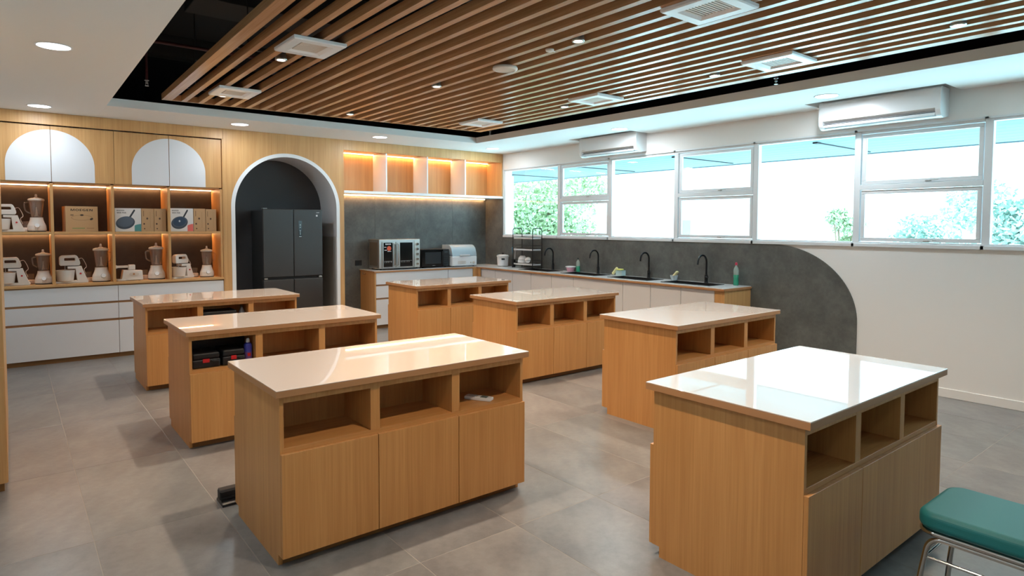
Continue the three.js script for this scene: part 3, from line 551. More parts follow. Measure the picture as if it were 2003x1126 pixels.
    mesh('lever', [cyl(0.012, 0.012, 0.035, [-0.015, 0.075, 0.018], 'z', 12), pipe([[-0.02, 0.075, 0.036], [-0.045, 0.09, 0.04], [-0.05, 0.16, 0.042]], 0.006, 0.02, 8, 16)], M.tap, f);
  });
}

// ------------------------------------------------------------------ goods on the shelving
function blender(label, x, y, z, s = 1, turn = 0, handle = 1) {
  const b = thing('blender', label, 'blender', [x, y, z], turn, 'blenders on the open shelves');
  const G = (g) => g.scale(s, s, s);
  const prof = (w, y0) => [w, y0];
  const sq = lathe([prof(0.0001, 0.012), prof(0.094, 0.012), prof(0.097, 0.03), prof(0.092, 0.075), prof(0.074, 0.12), prof(0.066, 0.15), prof(0.064, 0.172), prof(0.0001, 0.172)], 32); sq.scale(1, 1, 0.86); sq.computeVertexNormals();
  mesh('base', G(sq), M.cream, b);
  const ft = lathe([[0.0001, 0], [0.09, 0], [0.095, 0.006], [0.094, 0.0119], [0.0001, 0.0119]], 28); ft.scale(1, 1, 0.86); mesh('foot_ring', G(ft), M.blackMatt, b);
  mesh('dial', G(flat(new THREE.CylinderGeometry(0.024, 0.027, 0.022, 20).rotateX(Math.PI / 2).rotateX(-0.28).translate(0, 0.075, 0.085))), M.whiteGloss, b);
  mesh('jug', G(lathe([[0.05, 0.173], [0.056, 0.19], [0.064, 0.25], [0.075, 0.36], [0.077, 0.375], [0.074, 0.375], [0.061, 0.25], [0.053, 0.19], [0.0001, 0.186]], 32)), M.jar, b);
  mesh('blade_hub', G(lathe([[0.0001, 0.188], [0.02, 0.188], [0.012, 0.215], [0.005, 0.3], [0.0001, 0.3]], 14)), M.steel, b);
  mesh('handle', G(pipe([[0.072 * handle, 0.355, 0], [0.118 * handle, 0.35, 0], [0.108 * handle, 0.25, 0], [0.062 * handle, 0.225, 0]], 0.009, 0.03, 8, 30)), M.jar, b);
  mesh('lid', G(lathe([[0.0001, 0.376], [0.08, 0.376], [0.084, 0.385], [0.078, 0.398], [0.05, 0.408], [0.024, 0.412], [0.02, 0.418], [0.0001, 0.418]], 28)), M.cream, b);
  mesh('lid_knob', G(lathe([[0.0001, 0.418], [0.012, 0.418], [0.013, 0.438], [0.009, 0.455], [0.0001, 0.457]], 16)), M.cream, b);
}
blender('blender with a white dial on the upper left shelf', 0.275, YM, -9.63, 1.0, 0, -1);
blender('small blender at the left of the lower shelf row', 0.325, YL, -9.62, 0.93, 0, -1);
blender('tall blender right of the bowl mixer on the lower shelf', 0.92, YL, -9.60, 1.06, 0.15, 1);
blender('tall blender beside the cream slicer on the lower shelf', 1.545, YL, -9.60, 1.07, -0.1, -1);
blender('smaller blender in the rightmost lower bay', 2.17, YL, -9.60, 0.95, 0, 1);

function cup(label, x, y, z) {
  const c = thing('grinder_cup', label, 'cup', [x, y, z], 0, 'small grinder cups on the open shelves');
  mesh('base', lathe([[0.0001, 0.0], [0.046, 0.0], [0.05, 0.01], [0.047, 0.045], [0.04, 0.05], [0.0001, 0.05]], 22), M.cream, c);
  mesh('beaker', lathe([[0.036, 0.051], [0.04, 0.12], [0.037, 0.125], [0.0001, 0.126]], 22), M.jar, c);
}
cup('grinder cup beside the blender on the upper left shelf', 0.172, YM, -9.72);
cup('grinder cup between mixer and blender in the lower left bay', 0.2, YL, -9.73);
cup('grinder cup between the bowl mixer and a tall blender', 0.79, YL, -9.73);
cup('grinder cup behind the cream slicer on the lower shelf', 1.425, YL, -9.74);
cup('grinder cup in the rightmost lower bay', 2.04, YL, -9.73);

function mixer(label, x, y, z, s, bowl, turn = 0) {
  const m = thing('stand_mixer', label, 'mixer', [x, y, z], turn, 'stand mixers on the open shelves');
  const G = (g) => g.scale(s, s, s);
  const st = poly([[-0.16, 0], [0.175, 0], [0.178, 0.012], [0.16, 0.045], [0.112, 0.178], [0.106, 0.2], [-0.03, 0.2], [-0.03, 0.182], [0.05, 0.178], [0.066, 0.02], [-0.155, 0.012]]);
  const g1 = extr(st, 0.10, 0.006); g1.translate(0, 0.006, -0.05); mesh('stand', G(flat(g1)), M.cream, m);
  const hd = new THREE.Shape(); hd.moveTo(-0.105, 0.228); hd.lineTo(0.078, 0.226); hd.quadraticCurveTo(0.096, 0.236, 0.09, 0.262); hd.quadraticCurveTo(0.07, 0.345, 0.045, 0.348); hd.lineTo(-0.08, 0.345); hd.quadraticCurveTo(-0.115, 0.342, -0.115, 0.31); hd.lineTo(-0.113, 0.24); hd.closePath();
  const ho = new THREE.Path(); ho.moveTo(-0.072, 0.276); ho.quadraticCurveTo(-0.085, 0.325, -0.06, 0.325); ho.lineTo(0.035, 0.325); ho.quadraticCurveTo(0.062, 0.318, 0.05, 0.276); ho.closePath(); hd.holes.push(ho);
  const g2 = extr(hd, 0.066, 0.007); g2.translate(0, 0, -0.033); mesh('mixer_head', G(flat(g2)), M.cream, m);
  mesh('neck', G(rbox(-0.05, 0.085, 0.2115, 0.22, -0.03, 0.03, 0.003, 2)), M.blackMatt, m);
  mesh('release_button', G(cyl(0.011, 0.011, 0.008, [0.098, 0.12, 0.06], 'z', 14)), M.red, m);
  mesh('bowl', G(lathe([[0.0001, 0.022], [0.07, 0.022], [0.088, 0.035], [0.104, 0.155], [0.109, 0.166], [0.105, 0.166], [0.099, 0.155], [0.083, 0.038], [0.0001, 0.027]], 32, [-0.062, 0, 0.02])), M.cream, m);
  mesh('beater', G(lathe([[0.003, 0.05], [0.016, 0.07], [0.022, 0.1], [0.014, 0.13], [0.004, 0.145], [0.003, 0.225]], 12, [-0.062, 0, 0.02])), M.steel, m);
  mesh('cable', G(tube([[0.08, 0.30, -0.02], [0.12, 0.31, -0.03], [0.15, 0.26, -0.02], [0.165, 0.2, 0.0], [0.14, 0.17, 0.02], [0.16, 0.10, -0.03]], 0.004, 40, 6)), M.creamDark, m);
}
mixer('white stand mixer on the upper left shelf', -0.01, YM, -9.62, 0.93, false);
mixer('white stand mixer in the lower left bay', 0.02, YL, -9.60, 0.95, false);
mixer('white stand mixer with its bowl left of a tall blender', 0.60, YL, -9.60, 0.98, true);
mixer('white stand mixer with a deep bowl in the rightmost lower bay', 1.845, YL, -9.60, 0.92, true, 0.5);
{
  const s = thing('food_slicer', 'cream electric slicer with a long side chute on the lower shelf', 'slicer', [1.255, YL, -9.60]);
  const g = extr(poly([[-0.115, 0.012], [0.115, 0.012], [0.108, 0.12], [-0.095, 0.13]]), 0.13, 0.008); g.translate(0, 0, -0.065); mesh('body', flat(g), M.cream, s);
  mesh('foot', [cyl(0.012, 0.012, 0.012, [-0.08, 0.006, 0.05]), cyl(0.012, 0.012, 0.012, [0.08, 0.006, 0.05]), cyl(0.012, 0.012, 0.012, [-0.08, 0.006, -0.05]), cyl(0.012, 0.012, 0.012, [0.08, 0.006, -0.05])], M.blackMatt, s);
  mesh('motor_head', [rbox(-0.04, 0.04, 0.135, 0.205, -0.035, 0.035, 0.012)], M.cream, s);
  mesh('chute', [rbox(-0.19, -0.04, 0.165, 0.195, -0.03, 0.03, 0.008), rbox(-0.2, -0.16, 0.16, 0.2, -0.036, 0.036, 0.008)], M.cream, s);
  mesh('dial_plate', flat(new THREE.CylinderGeometry(0.045, 0.045, 0.006, 24).rotateX(Math.PI / 2).scale(1.25, 0.6, 1).translate(0.02, 0.082, 0.075)), M.creamDark, s);
  mesh('dial', cyl(0.012, 0.012, 0.012, [0.015, 0.085, 0.082], 'z', 14), M.edge, s);
  const d = thing('slicer_disc', 'flat cream disc lying left of the slicer on the shelf', 'disc', [1.13, YL, -9.55]);
  mesh('disc', lathe([[0.0001, 0.0], [0.055, 0.0], [0.06, 0.01], [0.05, 0.022], [0.0001, 0.026]], 26), M.creamDark, d);
}
// cartons
const kraft = std({ map: cloudTex([186, 150, 108], 9, 90, [0.4, 0.4]), roughness: 0.8 }), carton = std({ color: '#d9d4ce', roughness: 0.6 });
function carton0(label, x0, x1, y, h, zf, d, mat, name, tex, turn) {
  const b = thing(name, label, 'box', [(x0 + x1) / 2, y, zf - d / 2], turn ?? 0, 'cookware cartons on the upper shelf'), w = (x1 - x0) / 2 - 0.001;
  mesh('carton', box(-w, w, 0, h, -d / 2, d / 2, 0.002), mat, b);
  mesh('flap_seam', box(-w + 0.002, w - 0.002, h, h + 0.0006, -0.012, 0.012, 0), mat, b);
  if (tex) print(b, 'front_print', tex, 2 * w - 0.004, h - 0.004, [0, h / 2, d / 2 + 0.0006]);
}
const lidTex = canvasTex(512, 480, (c, w, h) => {
  c.fillStyle = '#bb9468'; c.fillRect(0, 0, w, h); c.fillStyle = '#2a221c'; c.font = 'bold 74px sans-serif'; c.textAlign = 'center'; c.save(); c.translate(w / 2, 88); c.scale(1.15, 0.8); c.fillText('MOEGEN', 0, 0); c.restore();
  c.strokeStyle = '#8a6a48'; c.lineWidth = 6; c.beginPath(); c.ellipse(w / 2, 215, 165, 48, 0, 0, 7); c.stroke(); c.fillStyle = '#3a2c22'; c.beginPath(); c.ellipse(w / 2, 165, 30, 16, 0, 0, 7); c.fill(); c.beginPath(); c.ellipse(410, 240, 28, 18, -0.5, 0, 7); c.fill(); c.fillRect(75, 158, 50, 14);
  c.fillStyle = '#6f8a4c'; c.fillRect(100, 410, 200, 14); c.fillStyle = '#8a6a48'; c.fillRect(330, 412, 120, 10); });
const panTex = (lid) => canvasTex(384, 352, (c, w, h) => {
  c.fillStyle = '#d6d1cc'; c.fillRect(0, 0, w, h); c.fillStyle = '#3a3634'; c.textAlign = 'left'; c.font = 'bold 27px sans-serif'; c.fillText('MOEGEN', 22, 42); c.font = 'bold 30px sans-serif'; c.fillText('WOK PAN', 26, 78);
  c.strokeStyle = '#2c3036'; c.lineCap = 'round'; c.lineWidth = 26; c.beginPath(); c.moveTo(215, 140); c.lineTo(285, 30); c.stroke();
  c.fillStyle = '#3c444e'; c.beginPath(); c.ellipse(150, 220, 142, 96, -0.18, 0, 7); c.fill(); c.fillStyle = '#525c68'; c.beginPath(); c.ellipse(150, 205, 124, 78, -0.18, 0, 7); c.fill();
  if (lid) { c.fillStyle = '#2f4258'; c.beginPath(); c.ellipse(150, 205, 112, 70, -0.18, 0, 7); c.fill(); c.fillStyle = '#c3ccd4'; c.beginPath(); c.arc(150, 195, 15, 0, 7); c.fill(); }
  c.fillStyle = lid ? '#d9675c' : '#4d8a86'; c.beginPath(); c.moveTo(285, 262); c.quadraticCurveTo(330, 240, 384, 238); c.lineTo(384, 352); c.lineTo(285, 352); c.fill(); });
const sideTex = canvasTex(256, 448, (c, w, h) => { c.fillStyle = '#b58f66'; c.fillRect(0, 0, w, h); c.fillStyle = '#5a3c28'; c.fillRect(38, 40, 10, 110); c.fillStyle = '#4a2e20'; c.beginPath(); c.arc(118, 195, 20, 0, 7); c.fill(); c.beginPath(); c.arc(50, 300, 18, 0, 7); c.fill(); c.beginPath(); c.arc(58, 395, 14, 0, 7); c.fill(); c.fillStyle = '#8f6c48'; c.fillRect(180, 60, 5, 320); });
carton0('brown carton printed MOEGEN on the second upper shelf', 0.545, 0.885, YM, 0.315, -9.52, 0.30, kraft, 'cookware_box', lidTex, 0.06);
carton0('white pan carton with a green corner mark', 1.068, 1.362, YM, 0.30, -9.47, 0.32, carton, 'cookware_box', panTex(false));
carton0('brown carton leaning on the white pan carton with green mark', 1.364, 1.508, YM, 0.30, -9.47, 0.32, kraft, 'cookware_box', sideTex);
carton0('brown carton at the right end of the third upper bay', 1.510, 1.652, YM, 0.30, -9.47, 0.32, kraft, 'cookware_box', sideTex);
carton0('white pan carton with a red corner mark', 1.702, 1.982, YM, 0.31, -9.47, 0.32, carton, 'cookware_box', panTex(true));
carton0('brown carton next to the white pan carton with red mark', 1.986, 2.135, YM, 0.31, -9.47, 0.32, kraft, 'cookware_box', sideTex);
carton0('brown carton at the far right end of the upper shelf', 2.138, 2.275, YM, 0.305, -9.47, 0.32, kraft, 'cookware_box', sideTex);

// ------------------------------------------------------------------ left tall cabinet
{
  const t = thing('tall_cabinet', 'tall oak cabinet cut by the left edge of the photo', 'cabinet', [-0.362, 0, -6.07]);
  mesh('carcass', [box(-0.33, 0.32, 0.06, 0.9, -1.01, 1.0, 0.002), box(-0.33, 0.32, 2.18, 2.2, -1.01, 1.0, 0.002), box(0.30, 0.32, 0.9, 2.18, -1.01, 1.0, 0.002), box(-0.33, 0.30, 0.9, 2.18, -1.01, -0.99, 0.002), box(-0.33, -0.31, 0.9, 2.18, -0.99, 1.0, 0.002)], M.wood, t);
  mesh('plinth', box(-0.33, 0.30, 0, 0.06, -0.98, 0.97, 0.001), M.plinth, t);
  const d = mesh('glass_door', box(-0.3, 0.295, 1.16, 2.175, 1.001, 1.015, 0.001), M.whiteGloss, t); mesh('handle', pipe([[0.26, 1.4, 1.016], [0.26, 1.4, 1.04], [0.26, 1.62, 1.04], [0.26, 1.62, 1.016]], 0.006, 0.01, 8, 30), M.chrome, d);
  const e = mesh('door', box(-0.3, 0.315, 0.065, 0.80, 1.001, 1.02, 0.001), M.wood, t); mesh('handle', pipe([[0.26, 0.6, 1.021], [0.26, 0.6, 1.04], [0.26, 0.75, 1.04], [0.26, 0.75, 1.021]], 0.006, 0.01, 8, 30), M.chrome, e);
  mesh('drawer_front', box(-0.3, 0.295, 0.82, 1.14, 1.001, 1.016, 0.001), M.whiteGloss, t);
}

// ------------------------------------------------------------------ kitchen islands
const IW = 1.59, ID = 0.856, IH = 0.9;
const iG = (() => { // shared geometry of an island; origin at the front left corner of the worktop, on the floor
  const bx0 = 0.026, bx1 = 1.566, f = -0.035, b = -ID + 0.035, st = 0.02, mid = 0.055, ow = (bx1 - bx0 - 2 * st - 2 * mid) / 3;
  const ox = [0, 1, 2].map((k) => [bx0 + st + k * (ow + mid), bx0 + st + k * (ow + mid) + ow]);
  const side = (x0, x1) => { const g = extr(poly([[f - 0.045, 0], [f - 0.045, 0.055], [f, 0.055], [f, 0.862], [b, 0.862], [b, 0.055], [b + 0.045, 0.055], [b + 0.045, 0]]), x1 - x0); g.rotateY(-Math.PI / 2); g.translate(x1, 0, 0); return flat(g); };
  const mids = (zf, zb) => [0, 1].map((k) => box(ox[k][1], ox[k + 1][0], 0.60, 0.8635, zf, zb, 0.0012));
  return { ox, f, b, top: box(0, IW, IH - 0.005, IH, -ID, 0, 0.0018), edge: box(0.0004, IW - 0.0004, IH - 0.037, IH - 0.0051, -ID + 0.0004, -0.0004, 0.001, 'x'),
    sides: [side(bx0, bx0 + st), side(bx1 - st, bx1)], mids: mids(f, -0.37).concat(mids(-ID + 0.37, b)),
    rails: [box(bx0 + st, bx1 - st, 0.826, 0.8625, f - 0.018, f - 0.0006, 0.001), box(bx0 + st, bx1 - st, 0.826, 0.8625, b + 0.0006, b + 0.018, 0.001)],
    shelf: [box(bx0 + st, bx1 - st, 0.565, 0.60, -0.37, f - 0.0006, 0.001, 'x'), box(bx0 + st, bx1 - st, 0.565, 0.60, b + 0.0006, -ID + 0.37, 0.001, 'x')],
    back: box(bx0 + st, bx1 - st, 0.57, 0.862, -ID + 0.3705, -0.3705, 0), core: box(bx0 + st, bx1 - st, 0.055, 0.5645, b + 0.002, f - 0.002, 0), plinth: box(bx0 + st, bx1 - st, 0, 0.0548, b + 0.047, f - 0.047, 0.001),
    doors: (n, zf) => { const z = zf ? [f, f + 0.022] : [b - 0.022, b], E = n === 3 ? [bx0, 0.545, 1.064, bx1 + 0.003] : [bx0, 0.545, bx1 + 0.003]; return E.slice(1).map((x, i) => box(E[i] + (i ? 0.002 : 0.0005), x - 0.002, 0.055, 0.576, z[0] + 0.0003, z[1], 0.0015, 'y', [i * 0.31, 0])); } };
})();
function island(label, x, z, n = 3) {
  const t = thing('kitchen_island', label, 'kitchen island', [x, 0, z], 0, 'oak kitchen islands');
  mesh('worktop', iG.top, M.top, t); mesh('worktop_edge', iG.edge, M.edge, t);
  iG.sides.forEach((g) => mesh('side_panel', g, M.islandWood, t)); iG.mids.forEach((g) => mesh('divider', g, M.islandWood, t)); iG.rails.forEach((g) => mesh('rail', g, M.islandWood, t)); iG.shelf.forEach((g) => mesh('cubby_shelf', g, M.islandWood, t));
  mesh('cubby_back', iG.back, M.islandWood, t); mesh('core', iG.core, M.plinth, t); mesh('plinth', iG.plinth, M.plinth, t);
  iG.doors(n, true).forEach((g) => mesh('door', g, M.islandWood, t)); iG.doors(3, false).forEach((g) => mesh('door', g, M.islandWood, t));
}
const IS = { A: [0.985, -3.051], C: [1.008, -5.139], D: [1.035, -7.24], B: [2.544, -1.227], G: [4.17, -3.097], F: [4.148, -5.123], E: [4.16, -7.227] };
island('oak island with a white remote in its right cubby', ...IS.A);
island('oak island with black tool cases in its left cubby', ...IS.C);
island('furthest island on the left, in front of the white drawers', ...IS.D);
island('nearest oak island at the right beside the green stool', ...IS.B, 2);
island('oak island in front of the dark rounded splashback', ...IS.G);
island('middle island of the right rear row, three empty cubbies', ...IS.F);
island('furthest island on the right, in front of the oven counter', ...IS.E);
{
  const r = thing('remote_control', 'white remote control lying in the right cubby of the front left island', 'remote control', [2.30, 0.6005, -3.215], 0.42);
  const s = new THREE.Shape(); s.moveTo(-0.022, -0.085); s.lineTo(0.022, -0.085); s.quadraticCurveTo(0.03, 0, 0.026, 0.085); s.quadraticCurveTo(0, 0.094, -0.026, 0.085); s.quadraticCurveTo(-0.03, 0, -0.022, -0.085);
  const g = extr(s, 0.012, 0.004); g.rotateX(-Math.PI / 2); g.translate(0, 0.004, 0); mesh('case', flat(g), M.whiteGloss, r); r.rotation.y = 0.5;
  mesh('screen', rbox(-0.019, 0.019, 0.0195, 0.0215, 0.015, 0.06, 0.001, 1), std({ color: '#5f6a66', roughness: 0.2 }), r);
  for (const [x, z] of [[-0.012, -0.01], [0.012, -0.01], [-0.012, -0.035], [0.012, -0.035], [0, -0.06]]) mesh('button', rbox(x - 0.007, x + 0.007, 0.0195, 0.022, z - 0.005, z + 0.005, 0.001, 1), M.creamDark, r);
}
// tool cases and bottles inside the left islands
function toolCase(label, x, y, z, w, h, d) {
  const t = thing('tool_case', label, 'case', [x, y, z], 0, 'black plastic tool cases');
  mesh('shell', rbox(-w / 2, w / 2, 0, h * 0.58, -d / 2, d / 2, 0.012), M.black, t); mesh('lid', rbox(-w / 2 + 0.004, w / 2 - 0.004, h * 0.585, h, -d / 2 + 0.004, d / 2 - 0.004, 0.014), M.black, t);
  mesh('clasp', box(-w * 0.14, w * 0.1, h * 0.36, h * 0.62, d / 2, d / 2 + 0.006, 0.002), M.red, t); mesh('handle', pipe([[w * 0.2, h * 0.45, d / 2], [w * 0.2, h * 0.45, d / 2 + 0.02], [w * 0.42, h * 0.45, d / 2 + 0.02], [w * 0.42, h * 0.45, d / 2]], 0.006, 0.012, 8, 24), M.blackMatt, t);
}
const [cx, cz] = IS.C, [dx, dz] = IS.D;
toolCase('black tool case with red clasp at the left of the cubby', cx + 0.155, 0.6005, cz - 0.20, 0.20, 0.115, 0.26);
toolCase('black tool case with red clasp beside the blue spray can', cx + 0.355, 0.6005, cz - 0.20, 0.17, 0.12, 0.26);
{
  const l = thing('case_lining', 'black board standing at the back of the tool case cubby', 'board', [cx + 0.28, 0.6005, cz - 0.352]); mesh('board', box(-0.228, 0.228, 0, 0.222, 0, 0.012, 0.001), M.black, l);
  const b = thing('spray_can', 'blue spray can in the tool case cubby', 'spray can', [cx + 0.472, 0.6005, cz - 0.115]);
  mesh('body', lathe([[0.0001, 0], [0.029, 0.0], [0.03, 0.004], [0.03, 0.135], [0.024, 0.15], [0.014, 0.156], [0.0001, 0.156]], 24), std({ color: '#3b3f9c', roughness: 0.3 }), b);
  mesh('label_band', lathe([[0.0302, 0.03], [0.0302, 0.085]], 24), std({ color: '#6a4a86', roughness: 0.4 }), b);
  mesh('red_patch', box(-0.012, 0.012, 0.05, 0.075, 0.028, 0.0312, 0.001), M.red, b); mesh('cap', lathe([[0.0001, 0.157], [0.016, 0.157], [0.016, 0.175], [0.01, 0.19], [0.0001, 0.19]], 18), M.whiteGloss, b);
  toolCase('black tool case filling the middle cubby of the furthest left island', dx + 0.74, 0.6005, dz - 0.2, 0.36, 0.16, 0.26);
  const c = thing('water_bottle', 'small clear bottle beside the case in the furthest left island', 'bottle', [dx + 0.985, 0.6005, dz - 0.14]);
  mesh('body', lathe([[0.0001, 0], [0.03, 0.0], [0.032, 0.01], [0.031, 0.13], [0.014, 0.165], [0.012, 0.18], [0.0001, 0.18]], 20), std({ color: '#8f97a8', roughness: 0.25 }), c); mesh('cap', cyl(0.014, 0.014, 0.018, [0, 0.189, 0], 'y', 14), M.blackMatt, c);
}
{
  const f = thing('floor_bar', 'black ridged plastic bar on the floor behind the front left island', 'bar', [0.965, 0, -4.06]);
  const g = extr(poly([[-0.07, 0.001], [0.07, 0.001], [0.07, 0.012], [0.045, 0.022], [0.04, 0.07], [0.03, 0.085], [-0.02, 0.085], [-0.03, 0.075], [-0.034, 0.03], [-0.07, 0.014]]), 0.5, 0.002); g.rotateY(Math.PI / 2); mesh('bar', flat(g, 'x'), M.black, f);
  mesh('end_cap', [rbox(-0.006, 0.0, 0.03, 0.08, -0.03, 0.03, 0.002, 1)], M.blackMatt, f); mesh('groove', box(0.002, 0.498, 0.04, 0.046, 0.036, 0.044, 0), M.blackMatt, f);
}

// ------------------------------------------------------------------ stool
{
  const s = thing('stool', 'chrome framed stool with a green padded seat at the lower right', 'stool', [3.205, 0, -0.75]);
  const w = 0.22, d = 0.24, y = 0.425, pad = std({ color: '#1c7274', roughness: 0.55 });
  const rr2 = (a, b, r) => { const q = new THREE.Shape(); q.moveTo(-a + r, -b); q.lineTo(a - r, -b); q.absarc(a - r, -b + r, r, -Math.PI / 2, 0); q.lineTo(a, b - r); q.absarc(a - r, b - r, r, 0, Math.PI / 2); q.lineTo(-a + r, b); q.absarc(-a + r, b - r, r, Math.PI / 2, Math.PI); q.lineTo(-a, -b + r); q.absarc(-a + r, -b + r, r, Math.PI, 1.5 * Math.PI); return q; };
  const e = 0.026, g = new THREE.ExtrudeGeometry(rr2(w - e, d - e, 0.05), { depth: 0.024, bevelEnabled: true, bevelThickness: e, bevelSize: e, bevelSegments: 6, curveSegments: 10 }); g.rotateX(-Math.PI / 2); g.translate(0, y + e, 0);
  mesh('seat_pad', flat(g), pad, s);
  mesh('seat_base', rbox(-w + 0.05, w - 0.05, y - 0.012, y + 0.004, -d + 0.05, d - 0.05, 0.006, 2), M.blackMatt, s);
  mesh('seat_ring', pipe([[-w + 0.02, y - 0.012, 0], [-w + 0.02, y - 0.012, -d + 0.01], [w - 0.02, y - 0.012, -d + 0.01], [w - 0.02, y - 0.012, d - 0.01], [-w + 0.02, y - 0.012, d - 0.01], [-w + 0.02, y - 0.012, 0]], 0.0115, 0.075, 10, 160), M.chrome, s);
  for (const sx of [-1, 1]) {
    const x = sx * (w - 0.03);
    for (const sz of [-1, 1]) mesh('leg', pipe([[x, y - 0.034, 0], [x, y - 0.034, sz * (d - 0.05)], [x + sx * 0.006, 0.2, sz * (d - 0.02)], [x + sx * 0.012, 0.012, sz * (d - 0.005)]], 0.0115, 0.06, 12, 60), M.chrome, s);
    mesh('side_rail', pipe([[x, 0.30, -d + 0.037], [x, 0.30, d - 0.037]], 0.007, 0.01, 8, 4), M.chrome, s);
    for (const sz of [-1, 1]) mesh('foot_cap', cyl(0.014, 0.0135, 0.03, [x + sx * 0.012, 0.015, sz * (d - 0.005)], 'y', 12), M.blackMatt, s);
  }
  for (const sz of [-1, 1]) mesh('cross_rail', pipe([[-w + 0.03, 0.30, sz * (d - 0.037)], [w - 0.03, 0.30, sz * (d - 0.037)]], 0.007, 0.01, 8, 4), M.chrome, s);
}

// ------------------------------------------------------------------ things on the counters
{
  const o = thing('oven', 'steel double door countertop oven with five knobs', 'oven', [5.165, YK, -9.51]); const a = -0.39, b = 0.39, H = 0.51;
  mesh('body', rbox(a, b, 0.02, H, -0.39, 0, 0.012), M.steel, o);
  mesh('side_vent', box(a - 0.002, a, 0.07, H - 0.05, -0.34, -0.06, 0), std({ color: '#8a8277', roughness: 0.4, metalness: 0.7 }), o);
  mesh('foot', [cyl(0.016, 0.016, 0.02, [a + 0.05, 0.01, -0.04]), cyl(0.016, 0.016, 0.02, [b - 0.05, 0.01, -0.04]), cyl(0.016, 0.016, 0.02, [a + 0.05, 0.01, -0.34]), cyl(0.016, 0.016, 0.02, [b - 0.05, 0.01, -0.34])], M.blackMatt, o);
  for (const [x0, x1, s] of [[a + 0.055, -0.095, 1], [-0.085, b - 0.13, -1]]) {
    const d = mesh('door', box(x0, x1, 0.035, H - 0.045, 0.0005, 0.018, 0.002), M.steel, o);
    const g0 = s > 0 ? x0 + 0.02 : x0 + 0.075, g1 = s > 0 ? x1 - 0.055 : x1 - 0.03;
    mesh('window', box(g0, g1, 0.05, H - 0.055, 0.018, 0.021, 0.001), M.blackGloss, d);
    const hx = s > 0 ? x1 - 0.03 : x0 + 0.03; mesh('handle', [pipe([[hx, 0.075, 0.018], [hx, 0.075, 0.05], [hx, H - 0.075, 0.05], [hx, H - 0.075, 0.018]], 0.008, 0.014, 10, 40)], M.chrome, d);
    mesh('rack_line', [box(g0 + 0.01, g1 - 0.01, 0.145, 0.149, 0.021, 0.0222, 0), ...[0, 1, 2, 3, 4, 5].map((k) => box(g0 + 0.02 + k * 0.03, g0 + 0.026 + k * 0.03, 0.12, 0.145, 0.021, 0.022, 0))], M.steel, d);
    if (s > 0) { mesh('sticker', flat(new THREE.CylinderGeometry(0.04, 0.04, 0.002, 24).rotateX(Math.PI / 2).translate(g0 + 0.1, 0.36, 0.022)), std({ color: '#e0603f', roughness: 0.5 }), d);
      mesh('sticker_print', [box(g0 + 0.01, g0 + 0.05, 0.375, 0.385, 0.021, 0.0224, 0), box(g0 + 0.015, g0 + 0.06, 0.325, 0.337, 0.021, 0.0224, 0), box(g0 + 0.07, g0 + 0.14, 0.305, 0.315, 0.021, 0.0224, 0), ...[0, 1, 2, 3].map((k) => box(g0 + 0.035 + k * 0.027, g0 + 0.053 + k * 0.027, 0.42, 0.44, 0.021, 0.0224, 0))], M.white, d); }
  }
  mesh('control_panel', box(b - 0.115, b - 0.012, 0.03, H - 0.02, 0.0005, 0.008, 0.002), std({ color: '#c9cfcb', roughness: 0.3, metalness: 0.5 }), o);
  for (let k = 0; k < 5; k++) mesh('knob', [cyl(0.022, 0.019, 0.026, [b - 0.062, 0.085 + k * 0.085, 0.021], 'z', 20)], M.chrome, o);
}
{
  const m = thing('microwave', 'black microwave between the steel oven and the dish dryer', 'microwave', [5.885, YK, -9.57]); const a = -0.275, b = 0.29, H = 0.325;
  mesh('body', rbox(a, b, 0.015, H, -0.34, 0, 0.008), M.blackMatt, m); const d = mesh('door', rbox(a + 0.002, b - 0.13, 0.02, H - 0.004, 0.001, 0.02, 0.004), M.blackGloss, m);
  mesh('window', box(a + 0.07, b - 0.17, 0.07, H - 0.05, 0.02, 0.0212, 0.0005), std({ color: '#33373a', roughness: 0.15 }), d); mesh('handle', rbox(b - 0.152, b - 0.138, 0.05, H - 0.04, 0.021, 0.034, 0.004), M.blackMatt, d);
  mesh('control_panel', rbox(b - 0.127, b - 0.002, 0.02, H - 0.004, 0.001, 0.02, 0.004), M.blackMatt, m); mesh('display', box(b - 0.1, b - 0.03, H - 0.065, H - 0.04, 0.02, 0.021, 0), std({ color: '#4b5356', roughness: 0.2 }), m);
  for (let r = 0; r < 4; r++) for (let c = 0; c < 3; c++) mesh('button', rbox(b - 0.105 + c * 0.03, b - 0.083 + c * 0.03, 0.08 + r * 0.035, 0.1 + r * 0.035, 0.02, 0.022, 0.001, 1), std({ color: '#2a2d30', roughness: 0.5 }), m);
  mesh('badge', box(-0.06, 0.0, 0.034, 0.042, 0.02, 0.021, 0), M.steel, m);
  mesh('foot', [cyl(0.014, 0.014, 0.016, [a + 0.05, 0.008, -0.04]), cyl(0.014, 0.014, 0.016, [b - 0.05, 0.008, -0.04]), cyl(0.014, 0.014, 0.016, [a + 0.05, 0.008, -0.3]), cyl(0.014, 0.014, 0.016, [b - 0.05, 0.008, -0.3])], M.black, m);
}
